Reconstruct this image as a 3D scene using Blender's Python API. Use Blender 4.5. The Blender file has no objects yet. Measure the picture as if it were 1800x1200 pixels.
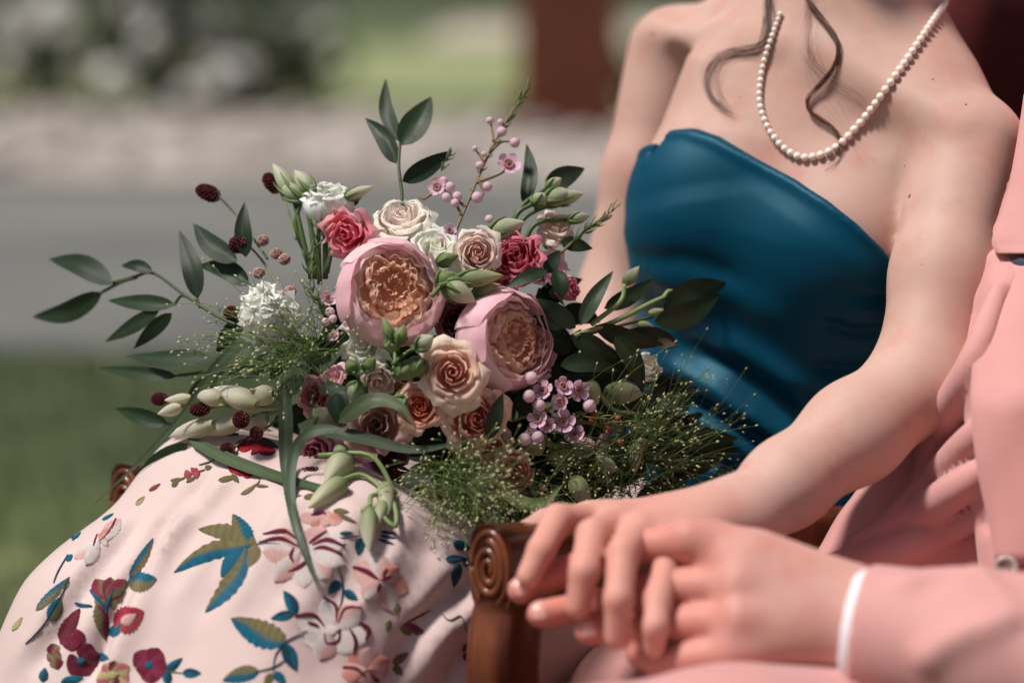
import bpy, math, random
import numpy as np
from mathutils import Vector, Matrix, noise as mnoise

random.seed(7); rng = np.random.default_rng(7)
scene = bpy.context.scene
col = scene.collection

# ------------------------------------------------------------------ camera
PITCH = math.radians(8.0); CAMZ = 1.07; LENS = 85.0
KPX = 36.0 / LENS / 1800.0
cam_d = bpy.data.cameras.new('camera'); cam = bpy.data.objects.new('camera', cam_d); col.objects.link(cam)
cam.location = (0, 0, CAMZ); cam.rotation_euler = (math.pi/2 - PITCH, 0, 0)
cam_d.lens = LENS; cam_d.sensor_width = 36.0; cam_d.clip_start = 0.05; cam_d.clip_end = 2000
cam_d.dof.use_dof = True; cam_d.dof.focus_distance = 1.972; cam_d.dof.aperture_fstop = 2.0; cam_d.dof.aperture_blades = 0
scene.camera = cam
# ------------------------------------------------------------------ light
SUN_DIR = Vector((-0.44, -0.16, 0.88)).normalized()
world = bpy.data.worlds.new('World'); scene.world = world; world.use_nodes = True
wn = world.node_tree; wn.nodes.clear()
sky = wn.nodes.new('ShaderNodeTexSky'); sky.sky_type = 'NISHITA'; sky.sun_disc = False
sky.sun_elevation = math.asin(SUN_DIR.z); sky.sun_rotation = math.atan2(SUN_DIR.x, SUN_DIR.y)
sky.air_density = 1.0; sky.dust_density = 2.2; sky.ozone_density = 0.6
bg = wn.nodes.new('ShaderNodeBackground'); bg.inputs['Strength'].default_value = 0.052
wo = wn.nodes.new('ShaderNodeOutputWorld')
wn.links.new(sky.outputs[0], bg.inputs[0]); wn.links.new(bg.outputs[0], wo.inputs[0])
sl = bpy.data.lights.new('sun', 'SUN'); so = bpy.data.objects.new('sun', sl); col.objects.link(so)
sl.energy = 3.9; sl.angle = math.radians(11); sl.color = (1.0, 0.955, 0.90)
so.rotation_euler = SUN_DIR.to_track_quat('Z', 'Y').to_euler(); so.location = (-3, 0, 5)
scene.view_settings.view_transform = 'Standard'; scene.view_settings.look = 'None'
scene.view_settings.exposure = 0.16; scene.view_settings.gamma = 1.0
scene.render.engine = 'CYCLES'
scene.cycles.use_denoising = True
scene.cycles.use_adaptive_sampling = True; scene.cycles.adaptive_threshold = .02
scene.cycles.max_bounces = 8; scene.cycles.transparent_max_bounces = 8

# ------------------------------------------------------------------ pixel -> place
CAM = np.array([0, 0, CAMZ]); FW = np.array([0, math.cos(PITCH), -math.sin(PITCH)])
UP = np.array([0, math.sin(PITCH), math.cos(PITCH)]); RT = np.array([1.0, 0, 0])
def P(px, py, d):
    return CAM + d*(FW + RT*((px-900)*KPX) + UP*(-(py-600)*KPX))
def CD(x, y, z):            # a direction given as right, up, towards the viewer
    v = RT*x + UP*y - FW*z
    return v/np.linalg.norm(v)
def ray(px, py):
    v = FW + RT*((px-900)*KPX) + UP*(-(py-600)*KPX)
    return v/np.linalg.norm(v)
def nrm(v):
    v = np.asarray(v, float); return v/(np.linalg.norm(v)+1e-12)

# ------------------------------------------------------------------ objects
WLOC = {}
def tag(o, label=None, cat=None, group=None, kind=None):
    if label: o['label'] = label
    if cat: o['category'] = cat
    if group: o['group'] = group
    if kind: o['kind'] = kind
    return o
def place(o, w, parent=None):
    w = np.asarray(w, float); WLOC[o.name] = w
    if parent is not None:
        o.parent = parent; o.location = w - WLOC[parent.name]
    else:
        o.location = w
def empty(name, loc, parent=None):
    o = bpy.data.objects.new(name, None); col.objects.link(o); o.empty_display_size = 0.05
    place(o, loc, parent); return o
def mesh_obj(name, V, F, mat, parent=None, colors=None, uvs=None, smooth=True, mats=None, fmat=None, origin=None):
    V = np.asarray(V, float)
    c = V.mean(0) if origin is None else np.asarray(origin, float)
    me = bpy.data.meshes.new(name)
    if isinstance(F, np.ndarray):
        n = F.shape[1]
        me.vertices.add(len(V)); me.vertices.foreach_set('co', (V-c).astype(np.float32).ravel())
        me.loops.add(F.size); me.loops.foreach_set('vertex_index', F.astype(np.int32).ravel())
        me.polygons.add(len(F)); me.polygons.foreach_set('loop_start', np.arange(0, F.size, n, dtype=np.int32))
        me.update(calc_edges=True)
    else:
        me.from_pydata([tuple(x) for x in (V-c)], [], F)
    if smooth: me.polygons.foreach_set('use_smooth', np.ones(len(me.polygons), bool))
    if colors is not None:
        at = me.attributes.new('pcol', 'FLOAT_COLOR', 'POINT')
        cc = np.ones((len(V), 4), np.float32); cc[:, :3] = colors
        at.data.foreach_set('color', cc.ravel())
    if uvs is not None:
        at = me.attributes.new('puv', 'FLOAT_VECTOR', 'POINT')
        uu = np.zeros((len(V), 3), np.float32); uu[:, :2] = uvs
        at.data.foreach_set('vector', uu.ravel())
    for m in (mats or [mat]): me.materials.append(m)
    if fmat is not None: me.polygons.foreach_set('material_index', np.asarray(fmat, np.int32))
    me.update()
    o = bpy.data.objects.new(name, me); col.objects.link(o); place(o, c, parent)
    return o
class MB:
    def __init__(s): s.V = []; s.F = []; s.C = []; s.U = []; s.n = 0
    def add(s, V, F, C=None, U=None):
        V = np.asarray(V, float); s.V.append(V)
        s.F += [tuple(int(i)+s.n for i in f) for f in F]
        s.C.append(np.broadcast_to(np.asarray(C if C is not None else (1, 1, 1), float), (len(V), 3)))
        s.U.append(np.asarray(U, float) if U is not None else np.zeros((len(V), 2)))
        s.n += len(V)
    def build(s, name, mat, parent=None, **k):
        return mesh_obj(name, np.vstack(s.V), s.F, mat, parent, colors=np.vstack(s.C), uvs=np.vstack(s.U), **k)
def grid_faces(nu, nv, wrap=False):
    F = []
    for i in range(nu-1 + (1 if wrap else 0)):
        i2 = (i+1) % nu
        for j in range(nv-1):
            F.append((i*nv+j, i2*nv+j, i2*nv+j+1, i*nv+j+1))
    return F
def spline(pts, n):
    pts = np.asarray(pts, float)
    if len(pts) < 3:
        t = np.linspace(0, 1, n)[:, None]; return pts[0]*(1-t)+pts[-1]*t
    q = np.vstack([2*pts[0]-pts[1], pts, 2*pts[-1]-pts[-2]])
    m = len(pts)-1; out = []
    for s in np.linspace(0, m-1e-6, n):
        i = int(s); t = s-i; a, b, c, d = q[i], q[i+1], q[i+2], q[i+3]
        out.append(.5*((2*b)+(-a+c)*t+(2*a-5*b+4*c-d)*t*t+(-a+3*b-3*c+d)*t**3))
    return np.array(out)
def frames(pts):
    T = np.gradient(pts, axis=0); T /= np.linalg.norm(T, axis=1)[:, None]+1e-12
    ref = np.array([0.31, 0.2, 0.93]); N = []; B = []
    n = np.cross(T[0], ref); n /= np.linalg.norm(n)+1e-12
    for t in T:
        n = n-t*np.dot(n, t); n /= np.linalg.norm(n)+1e-12
        N.append(n); B.append(np.cross(t, n))
    return T, np.array(N), np.array(B)
def tube(mb, pts, r, seg=5, C=None):
    pts = np.asarray(pts, float); T, N, B = frames(pts); n = len(pts)
    r = np.broadcast_to(np.asarray(r, float), (n,))
    V = []
    for i in range(n):
        for k in range(seg):
            a = 2*math.pi*k/seg; V.append(pts[i]+r[i]*(math.cos(a)*N[i]+math.sin(a)*B[i]))
    F = []
    for i in range(n-1):
        for k in range(seg):
            k2 = (k+1) % seg; F.append((i*seg+k, i*seg+k2, (i+1)*seg+k2, (i+1)*seg+k))
    F.append(tuple(range(seg))[::-1]); F.append(tuple((n-1)*seg+k for k in range(seg)))
    mb.add(V, F, C)
def box(mb, c, sx, sy, sz, ax=None, C=None):
    A = np.eye(3) if ax is None else np.asarray(ax)
    V = []
    for x in (-1, 1):
        for y in (-1, 1):
            for z in (-1, 1): V.append(np.asarray(c)+A[0]*x*sx/2+A[1]*y*sy/2+A[2]*z*sz/2)
    mb.add(V, [(0, 1, 3, 2), (4, 6, 7, 5), (0, 4, 5, 1), (2, 3, 7, 6), (0, 2, 6, 4), (1, 5, 7, 3)], C)

# ------------------------------------------------------------------ materials
def srgb(*c):
    return tuple(((x/255)/12.92 if x/255 <= .04045 else ((x/255+.055)/1.055)**2.4) for x in c)
def new_mat(name):
    m = bpy.data.materials.new(name); m.use_nodes = True
    nt = m.node_tree; nt.nodes.clear()
    out = nt.nodes.new('ShaderNodeOutputMaterial'); b = nt.nodes.new('ShaderNodeBsdfPrincipled')
    nt.links.new(b.outputs[0], out.inputs[0]); return m, nt, b, out
def tc(nt, kind='Object'):
    n = nt.nodes.new('ShaderNodeTexCoord'); return n.outputs[kind]
def noise(nt, vec, scale, detail=3, rough=.55):
    n = nt.nodes.new('ShaderNodeTexNoise'); n.inputs['Scale'].default_value = scale
    n.inputs['Detail'].default_value = detail; n.inputs['Roughness'].default_value = rough
    if vec is not None: nt.links.new(vec, n.inputs['Vector'])
    return n.outputs['Fac']
def ramp(nt, fac, stops):
    n = nt.nodes.new('ShaderNodeValToRGB'); e = n.color_ramp.elements
    while len(e) < len(stops): e.new(.5)
    for x, (p, c) in zip(e, stops): x.position = p; x.color = (*c, 1)
    nt.links.new(fac, n.inputs[0]); return n.outputs[0]
def mixc(nt, fac, a, b, mode='MIX'):
    n = nt.nodes.new('ShaderNodeMix'); n.data_type = 'RGBA'; n.blend_type = mode
    for s, v in ((n.inputs[0], fac), (n.inputs[6], a), (n.inputs[7], b)):
        if hasattr(v, 'links'): nt.links.new(v, s)
        else: s.default_value = v if isinstance(v, (int, float)) else (*v, 1)
    return n.outputs[2]
def bump(nt, b, h, strength, dist):
    n = nt.nodes.new('ShaderNodeBump'); n.inputs['Strength'].default_value = strength; n.inputs['Distance'].default_value = dist
    nt.links.new(h, n.inputs['Height']); nt.links.new(n.outputs[0], b.inputs['Normal']); return n
def simple(name, c1, c2, scale, rough=.6, bs=0, bd=.001, bscale=None, spec=.5, **kw):
    m, nt, b, out = new_mat(name); v = tc(nt)
    f = noise(nt, v, scale, 4)
    nt.links.new(ramp(nt, f, [(.3, c1), (.7, c2)]), b.inputs['Base Color'])
    b.inputs['Roughness'].default_value = rough; b.inputs['Specular IOR Level'].default_value = spec
    if bs: bump(nt, b, noise(nt, v, bscale or scale*4, 4), bs, bd)
    for k, x in kw.items(): b.inputs[k].default_value = x
    return m
def thin(nt, b, out, colsock, amount):
    t = nt.nodes.new('ShaderNodeBsdfTranslucent'); mx = nt.nodes.new('ShaderNodeMixShader'); mx.inputs[0].default_value = amount
    nt.links.new(colsock, t.inputs[0]); nt.links.new(b.outputs[0], mx.inputs[1]); nt.links.new(t.outputs[0], mx.inputs[2])
    nt.links.new(mx.outputs[0], out.inputs[0])
def attr(nt, name, kind='Color'):
    n = nt.nodes.new('ShaderNodeAttribute'); n.attribute_name = name; return n.outputs[kind]

def skin_mat(name, c1, c2, c3, c4):
    m, nt, b, out = new_mat(name); v = tc(nt)
    base = ramp(nt, noise(nt, v, 9, 5, .6), [(.3, c1), (.7, c2)])
    red = ramp(nt, noise(nt, v, 26, 4, .65), [(.48, (0, 0, 0)), (.78, (1, 1, 1))])
    cc = mixc(nt, red, base, c3)
    vo = nt.nodes.new('ShaderNodeTexVoronoi'); vo.inputs['Scale'].default_value = 95; nt.links.new(v, vo.inputs['Vector'])
    fr = ramp(nt, vo.outputs['Distance'], [(.035, (1, 1, 1)), (.085, (0, 0, 0))])
    gate = ramp(nt, noise(nt, v, 40, 2), [(.56, (0, 0, 0)), (.62, (1, 1, 1))])
    fm = mixc(nt, 1.0, fr, gate, 'MULTIPLY'); fm = mixc(nt, 1.0, fm, (.55, .55, .55), 'MULTIPLY')
    cc = mixc(nt, fm, cc, srgb(120, 72, 58))
    sp = nt.nodes.new('ShaderNodeSeparateColor'); nt.links.new(attr(nt, 'pcol'), sp.inputs[0])
    cc = mixc(nt, sp.outputs[0], cc, c4)
    nt.links.new(cc, b.inputs['Base Color'])
    b.inputs['Roughness'].default_value = .58; b.inputs['Specular IOR Level'].default_value = .32
    b.inputs['Subsurface Weight'].default_value = .35; b.inputs['Subsurface Radius'].default_value = (1, .36, .2)
    b.inputs['Subsurface Scale'].default_value = .006
    bump(nt, b, noise(nt, v, 900, 3, .6), .12, .0006)
    return m
M = {}
M['skin'] = skin_mat('skin', srgb(192, 153, 139), srgb(204, 168, 155), srgb(196, 142, 127), srgb(211, 147, 132))
M['skin2'] = skin_mat('skin_ruddy', srgb(194, 142, 130), srgb(204, 155, 143), srgb(196, 128, 114), srgb(208, 130, 116))
M['nail'] = simple('nail', srgb(216, 156, 144), srgb(224, 168, 156), 40, .25)
def cloth(name, c1, c2, scale, rough, weave=900, wb=.15, sheen=.3):
    m, nt, b, out = new_mat(name); v = tc(nt)
    nt.links.new(ramp(nt, noise(nt, v, scale, 4), [(.3, c1), (.7, c2)]), b.inputs['Base Color'])
    b.inputs['Roughness'].default_value = rough; b.inputs['Sheen Weight'].default_value = sheen
    w1 = nt.nodes.new('ShaderNodeTexWave'); w1.inputs['Scale'].default_value = weave; w1.inputs['Distortion'].default_value = 1.5
    nt.links.new(v, w1.inputs['Vector'])
    bump(nt, b, w1.outputs['Fac'], wb, .0004)
    return m, nt, b
M['pink'] = cloth('pink_suiting', srgb(200, 140, 135), srgb(210, 152, 147), 14, .75)[0]
M['white'] = cloth('white_cotton', srgb(225, 225, 232), srgb(238, 238, 242), 20, .8)[0]
M['navy'] = cloth('navy_silk', srgb(40, 40, 62), srgb(52, 50, 74), 20, .5)[0]
m, nt, b = cloth('teal_satin', srgb(0, 54, 76), srgb(1, 62, 85), 7, .5, 1400, .05, .1)
b.inputs['Specular IOR Level'].default_value = .35; b.inputs['Anisotropic'].default_value = .3; b.inputs['Specular Tint'].default_value = (.35, .8, 1, 1); M['satin'] = m
b.inputs['Sheen Tint'].default_value = (*srgb(40, 150, 190), 1)
def tulle():
    m, nt, b, out = new_mat('blush_tulle'); v = tc(nt)
    c = ramp(nt, noise(nt, v, 6, 4), [(.3, srgb(214, 186, 180)), (.7, srgb(225, 201, 195))])
    nt.links.new(c, b.inputs['Base Color']); b.inputs['Roughness'].default_value = .7
    b.inputs['Sheen Weight'].default_value = .25
    mp = nt.nodes.new('ShaderNodeMapping'); mp.inputs['Rotation'].default_value = (.3, .5, .8); nt.links.new(v, mp.inputs[0])
    vo = nt.nodes.new('ShaderNodeTexVoronoi'); vo.inputs['Scale'].default_value = 620; nt.links.new(mp.outputs[0], vo.inputs['Vector'])
    bump(nt, b, vo.outputs['Distance'], .18, .0005); thin(nt, b, out, c, .12); return m
M['tulle'] = tulle()
def thread():
    m, nt, b, out = new_mat('embroidery_thread'); c = attr(nt, 'pcol'); uv = attr(nt, 'puv', 'Vector')
    w = nt.nodes.new('ShaderNodeTexWave'); w.bands_direction = 'DIAGONAL'; w.inputs['Scale'].default_value = 5.5; w.inputs['Distortion'].default_value = 2.2
    w.inputs['Detail Scale'].default_value = 2.0
    nt.links.new(uv, w.inputs['Vector'])
    k = mixc(nt, .22, c, ramp(nt, w.outputs['Fac'], [(.0, (.6, .6, .6)), (.5, (1.1, 1.1, 1.1))]), 'MULTIPLY')
    nt.links.new(k, b.inputs['Base Color']); b.inputs['Roughness'].default_value = .6; b.inputs['Sheen Weight'].default_value = .03; b.inputs['Specular IOR Level'].default_value = .25
    bump(nt, b, w.outputs['Fac'], .7, .0012); return m
M['thread'] = thread()
def petal_mat(name, trans, rough, vscale=60, vary=.25):
    m, nt, b, out = new_mat(name); c = attr(nt, 'pcol'); v = tc(nt)
    k = mixc(nt, vary, c, ramp(nt, noise(nt, v, vscale, 4, .6), [(.3, (.72, .72, .72)), (.7, (1.1, 1.1, 1.1))]), 'MULTIPLY')
    nt.links.new(k, b.inputs['Base Color']); b.inputs['Roughness'].default_value = rough; b.inputs['Specular IOR Level'].default_value = .3
    uv = attr(nt, 'puv', 'Vector'); w = nt.nodes.new('ShaderNodeTexWave'); w.inputs['Scale'].default_value = 9
    w.inputs['Distortion'].default_value = 3; w.inputs['Detail'].default_value = 2; nt.links.new(uv, w.inputs['Vector'])
    bump(nt, b, w.outputs['Fac'], .12, .0006); thin(nt, b, out, k, trans); return m
M['petal'] = petal_mat('petal', .36, .55)
M['heart'] = petal_mat('heart_petal', .55, .6)
M['green'] = petal_mat('stem_and_bud', .08, .45, 90)
M['burnet'] = petal_mat('burnet_head', .05, .7, 400, .6)
def leaf_mat():
    m, nt, b, out = new_mat('glossy_leaf'); c = attr(nt, 'pcol'); v = tc(nt)
    k = mixc(nt, .5, c, ramp(nt, noise(nt, v, 55, 5, .6), [(.3, (.6, .62, .6)), (.7, (1.15, 1.15, 1.1))]), 'MULTIPLY')
    nt.links.new(k, b.inputs['Base Color']); b.inputs['Roughness'].default_value = .42; b.inputs['Specular IOR Level'].default_value = .32
    uv = attr(nt, 'puv', 'Vector'); w = nt.nodes.new('ShaderNodeTexWave'); w.inputs['Scale'].default_value = 5.5
    w.inputs['Distortion'].default_value = .6; nt.links.new(uv, w.inputs['Vector'])
    bump(nt, b, w.outputs['Fac'], .22, .0005); thin(nt, b, out, k, .1); return m
M['leaf'] = leaf_mat()
def pearl():
    m, nt, b, out = new_mat('pearl'); v = tc(nt)
    nt.links.new(ramp(nt, noise(nt, v, 300, 2), [(.3, srgb(242, 222, 208)), (.7, srgb(250, 238, 228))]), b.inputs['Base Color'])
    b.inputs['Roughness'].default_value = .22; b.inputs['Coat Weight'].default_value = .6; b.inputs['Coat Roughness'].default_value = .1
    return m
M['pearl'] = pearl()
M['hair'] = simple('brown_hair', srgb(62, 36, 24), srgb(92, 56, 38), 60, .38)
def wood():
    m, nt, b, out = new_mat('polished_mahogany'); v = tc(nt)
    mp = nt.nodes.new('ShaderNodeMapping'); mp.inputs['Scale'].default_value = (5, 5, 1.2); nt.links.new(v, mp.inputs[0])
    f = noise(nt, mp.outputs[0], 9, 6, .65)
    c = ramp(nt, f, [(.25, srgb(56, 24, 12)), (.5, srgb(102, 50, 27)), (.75, srgb(138, 78, 46))])
    nt.links.new(c, b.inputs['Base Color']); b.inputs['Roughness'].default_value = .3; b.inputs['Coat Weight'].default_value = .4
    b.inputs['Coat Roughness'].default_value = .2
    bump(nt, b, f, .1, .002); return m
M['wood'] = wood()
# ------------------------------------------------------------------ smooth solids
def smin(a, b, k):
    h = np.clip(.5+.5*(b-a)/k, 0, 1); return b+(a-b)*h-k*h*(1-h)
class SDF:
    def __init__(s): s.p = []; s.post = None
    def cone(s, a, b, r1, r2=None, k=.015, flat=None):
        s.p.append(('c', np.asarray(a, float), np.asarray(b, float), r1, r1 if r2 is None else r2, k, flat)); return s
    def chain(s, pts, rs, k=.015, kin=.01, flat=None):
        for i in range(len(pts)-1): s.cone(pts[i], pts[i+1], rs[i], rs[i+1], k if i == 0 else kin, flat)
        return s
    def fn(s, f, k=.02): s.p.append(('f', f, k)); return s
    def ridge(s, pts, amp, sig):        # a fold: crest (or valley, amp < 0) along a line lying on the surface
        pts = np.asarray(pts, float); b = SDF(); b.p = [q for q in s.p if q[0] in 'cf']
        n = grad(b, pts); n = np.vstack([n, n[-1:]])
        s.p.append(('r', pts, amp, sig, pts.mean(0), np.linalg.norm(pts-pts.mean(0), axis=1).max(), n)); return s
    def rd(s, q, p):
        pts, amp, sig = q[1:4]; N = q[6]; best = np.full(p.shape[:-1], 9.0); bt = np.zeros(p.shape[:-1]); m_ = len(pts)-1
        for i in range(m_):
            a = pts[i]; ab = pts[i+1]-a; t = np.clip(((p-a)@ab)/float(ab@ab+1e-12), 0, 1); v = p-a-t[..., None]*ab
            h = v@N[i]; dd = (v*v).sum(-1)-h*h+np.maximum(np.abs(h)-.03, 0)**2*6
            m = dd < best; best = np.where(m, dd, best); bt = np.where(m, (i+t)/m_, bt)
        return amp*np.exp(-best/(sig*sig))*np.clip(np.sin(np.pi*np.clip(bt, 0, 1))*1.6+.05, 0, 1)
    def cut(s, f): s.p.append(('x', f)); return s
    def one(s, q, p):
        if q[0] == 'c':
            a, b, r1, r2 = q[1:5]; ab = b-a; L = float(ab@ab)+1e-12
            t = np.clip(((p-a)@ab)/L, 0, 1); v = p-a-t[..., None]*ab
            if q[6] is not None:
                n, f = q[6]; v = v+(v@n)[..., None]*n*(f-1)
            return np.sqrt((v*v).sum(-1))-(r1+(r2-r1)*t)
        return q[1](p)
    def ev(s, p, cull=None):
        d = np.full(p.shape[:-1], .5); first = True
        for q in s.p:
            if q[0] == 'x': d = np.maximum(d, q[1](p)); continue
            if q[0] == 'r':
                if cull is not None and np.linalg.norm(cull[0]-q[4]) > q[5]+cull[1]+3*q[3]+.03: continue
                d = d-s.rd(q, p); continue
            if cull is not None and q[0] == 'c':
                c, R = cull
                if s.one(q, c[None])[0] > (R+q[5]+.012)*(1 if q[6] is None else q[6][1]): continue
            e = s.one(q, p)
            if first: d = e; first = False
            else: d = smin(d, e, q[5] if q[0] == 'c' else q[2])
        if s.post is not None: d = s.post(p, d)
        return d
    def mesh(s, lo, hi, h):
        lo = np.asarray(lo, float); hi = np.asarray(hi, float); B = 12
        nb = np.ceil((hi-lo)/(h*B)).astype(int); n = nb*B+1
        A = np.full(n, .5, np.float32)
        R = h*B*.9
        ci = np.stack(np.meshgrid(*[np.arange(k) for k in nb], indexing='ij'), -1).reshape(-1, 3)
        cc = lo+(ci+.5)*h*B; dc = s.ev(cc)
        for i in range(len(ci)):
            x, y, z = ci[i]*B
            if dc[i] < -R*1.6: A[x:x+B+1, y:y+B+1, z:z+B+1] = np.minimum(A[x:x+B+1, y:y+B+1, z:z+B+1], -.01)
        g = np.stack(np.meshgrid(*[np.arange(B+1)]*3, indexing='ij'), -1)*h
        for i in np.nonzero((dc >= -R*1.6) & (dc < R*1.9+.02))[0]:
            x, y, z = ci[i]*B
            A[x:x+B+1, y:y+B+1, z:z+B+1] = s.ev(lo+ci[i]*B*h+g, (cc[i], R))
        return surface_net(A, lo, h)
def surface_net(A, lo, h):
    I = A < 0; nx, ny, nz = A.shape
    cnt = np.zeros((nx-1, ny-1, nz-1), np.int8)
    for a in (0, 1):
        for b in (0, 1):
            for c in (0, 1): cnt += I[a:nx-1+a, b:ny-1+b, c:nz-1+c]
    act = (cnt > 0) & (cnt < 8)
    idx = np.argwhere(act); vid = np.full(cnt.shape, -1, np.int32); vid[act] = np.arange(len(idx))
    off = np.array([(a, b, c) for a in (0, 1) for b in (0, 1) for c in (0, 1)])
    cv = np.stack([A[idx[:, 0]+o[0], idx[:, 1]+o[1], idx[:, 2]+o[2]] for o in off], 1)
    S = np.zeros((len(idx), 3)); W = np.zeros(len(idx))
    for i in range(8):
        for j in range(i+1, 8):
            if abs(off[i]-off[j]).sum() != 1: continue
            a, b = cv[:, i], cv[:, j]; m = (a < 0) != (b < 0)
            t = np.where(m, a/np.where(m, a-b, 1), 0)
            S += m[:, None]*(off[i]+t[:, None]*(off[j]-off[i])); W += m
    V = lo+h*(idx+S/W[:, None])
    Fs = []
    for ax in range(3):
        sl0 = [slice(None)]*3; sl1 = [slice(None)]*3; sl0[ax] = slice(0, -1); sl1[ax] = slice(1, None)
        a, b = I[tuple(sl0)], I[tuple(sl1)]
        e = np.argwhere(a != b); u, w = (ax+1) % 3, (ax+2) % 3
        lim = np.array(cnt.shape)
        ok = (e[:, u] > 0) & (e[:, w] > 0) & (e[:, u] < lim[u]) & (e[:, w] < lim[w]); e = e[ok]
        q = []
        for du, dw in ((-1, -1), (0, -1), (0, 0), (-1, 0)):
            k = e.copy(); k[:, u] += du; k[:, w] += dw; q.append(vid[k[:, 0], k[:, 1], k[:, 2]])
        q = np.stack(q, 1); fl = ~a[e[:, 0], e[:, 1], e[:, 2]]
        q[fl] = q[fl][:, ::-1]; Fs.append(q)
    F = np.vstack(Fs); F = F[(F >= 0).all(1)]
    return V, F
def march(sdf, px, py, d0=1.2, d1=3.2, default=None):
    px = np.atleast_1d(np.asarray(px, float)); py = np.atleast_1d(np.asarray(py, float))
    D = FW+RT*((px-900)*KPX)[:, None]+UP*(-(py-600)*KPX)[:, None]; D /= np.linalg.norm(D, axis=1)[:, None]
    t = np.full(len(px), d0); hit = np.zeros(len(px), bool)
    for _ in range(90):
        d = sdf.ev(CAM+D*t[:, None]); hit |= d < .0006
        t = np.where(hit | (t > d1), t, t+np.maximum(d*.75, .0003))
    if default is not None: t = np.where(hit, t, default)
    return CAM+D*t[:, None], hit
def grad(sdf, p, e=.002):
    g = np.stack([sdf.ev(p+np.eye(3)[i]*e)-sdf.ev(p-np.eye(3)[i]*e) for i in range(3)], -1)
    return g/(np.linalg.norm(g, axis=-1)[..., None]+1e-9)
def vnoise(p, s):       # cheap smooth pseudo-noise of a point cloud
    q = p*s
    return (np.sin(q[..., 0]*1.7+1.3*np.sin(q[..., 1]*.9+.5))+np.sin(q[..., 1]*1.3+1.1*np.sin(q[..., 2]*1.2+2.1))
            + np.sin(q[..., 2]*1.5+1.4*np.sin(q[..., 0]*1.1+4.2)))/3

from mathutils.bvhtree import BVHTree
def bvh_of(V, F): return BVHTree.FromPolygons([tuple(v) for v in V], [tuple(f) for f in F])
def hitpix(bvh, px, py, default=None):
    h, n, i, d = bvh.ray_cast(Vector(CAM), Vector(ray(px, py)))
    if h is None:
        return (P(px, py, default), -FW) if default is not None else (None, None)
    n = np.array(n)
    if n@ray(px, py) > 0: n = -n
    return np.array(h), n
# ------------------------------------------------------------------ ground
def sheet(name, x0, x1, y0, y1, z, mat, nx=2, ny=2):
    xs = np.linspace(x0, x1, nx); ys = np.linspace(y0, y1, ny)
    V = [(x, y, z) for x in xs for y in ys]
    o = mesh_obj(name, V, [f[::-1] for f in grid_faces(nx, ny)], mat); return tag(o, kind='structure')
def wavy(name, y0, y1, z, mat, ph):
    xs = np.linspace(-60, 60, 241); n = len(xs)
    w0 = y0+.10*np.sin(xs*1.3+ph)+.06*np.sin(xs*3.7+ph*2); w1 = y1+.45*np.sin(xs*.9+ph)+.3*np.sin(xs*2.3+ph*3)
    V = np.vstack([np.stack([xs, w0, 0*xs+z], 1), np.stack([xs, w1, 0*xs+z], 1)])
    o = mesh_obj(name, V, [(i, i+1, n+i+1, n+i) for i in range(n-1)], mat); return tag(o, kind='structure')
m, nt, b, out = new_mat('lawn_grass'); v = tc(nt)
c = ramp(nt, noise(nt, v, .55, 5, .6), [(.36, srgb(34, 44, 26)), (.5, srgb(72, 84, 50)), (.64, srgb(126, 134, 84))])  # broad light and dark patches: dappled light painted into the lawn colour
nt.links.new(c, b.inputs['Base Color']); b.inputs['Roughness'].default_value = .9; bump(nt, b, noise(nt, v, 60, 4), .6, .03)
M['lawn'] = m
M['asphalt'] = simple('grey_asphalt', srgb(84, 84, 80), srgb(126, 124, 118), .45, .9, .4, .004, 160)  # broad mottling puts tree dapple into the asphalt colour
M['gravel'] = simple('pale_gravel', srgb(120, 110, 102), srgb(206, 194, 184), .55, .9, .6, .02, 40)  # same here, dappled shade mixed into the gravel tone
M['sand'] = simple('pale_sand_path', srgb(170, 156, 140), srgb(196, 182, 166), .8, .9, .3, .01, 30)
M['stone'] = simple('pale_stone', srgb(150, 138, 130), srgb(206, 196, 188), 3, .85, .4, .02, 20)
sheet('lawn', -700, 700, -20, 1400, 0.0, M['lawn'])
wavy('road', 7.45, 14.9, .004, M['asphalt'], 1)
wavy('gravel_verge', 14.5, 22.8, .008, M['gravel'], 4)
M['sunlit_lawn'] = simple('sun_painted_lawn', srgb(112, 122, 78), srgb(160, 164, 116), .5, .95)  # far lawn in sun: the sunlight is painted as a lighter yellow-green
sheet('sunlit_lawn', -60, 60, 27.5, 60, .004, M['sunlit_lawn'])
sheet('path', -2.5, 40, 62, 120, 0.004, M['sand'])
# short grass
n = 42000; gx = rng.uniform(-3.2, 3.0, n); gy = 2.6+4.7*rng.random(n)**.8; h = rng.uniform(.025, .06, n)
ang = rng.uniform(0, 6.28, n); wv = np.stack([np.cos(ang), np.sin(ang), 0*ang], 1)*.0028
bs = np.stack([gx, gy, 0*gx], 1); tp = bs+np.stack([rng.normal(0, .014, n), rng.normal(0, .014, n), h], 1)
V = np.stack([bs-wv, bs+wv, tp], 1).reshape(-1, 3)
cg = np.array(srgb(88, 99, 64))*rng.uniform(.55, 1.35, (n, 1))*np.array([1, 1, .9]); pat = .85+.55*np.sin(gx*2.3+1)*np.sin(gy*1.9+.6)  # pat paints the dapple into the blade colours
m, nt, b, out = new_mat('grass_blade'); c = attr(nt, 'pcol'); nt.links.new(c, b.inputs['Base Color']); b.inputs['Roughness'].default_value = .6; thin(nt, b, out, c, .3); M['blade'] = m
o = mesh_obj('grass', V, np.arange(3*n).reshape(-1, 3), M['blade'], colors=np.repeat(cg*pat[:, None], 3, 0), smooth=False)
tag(o, 'short mown green grass between the chairs and the road', 'grass', kind='stuff')
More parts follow.
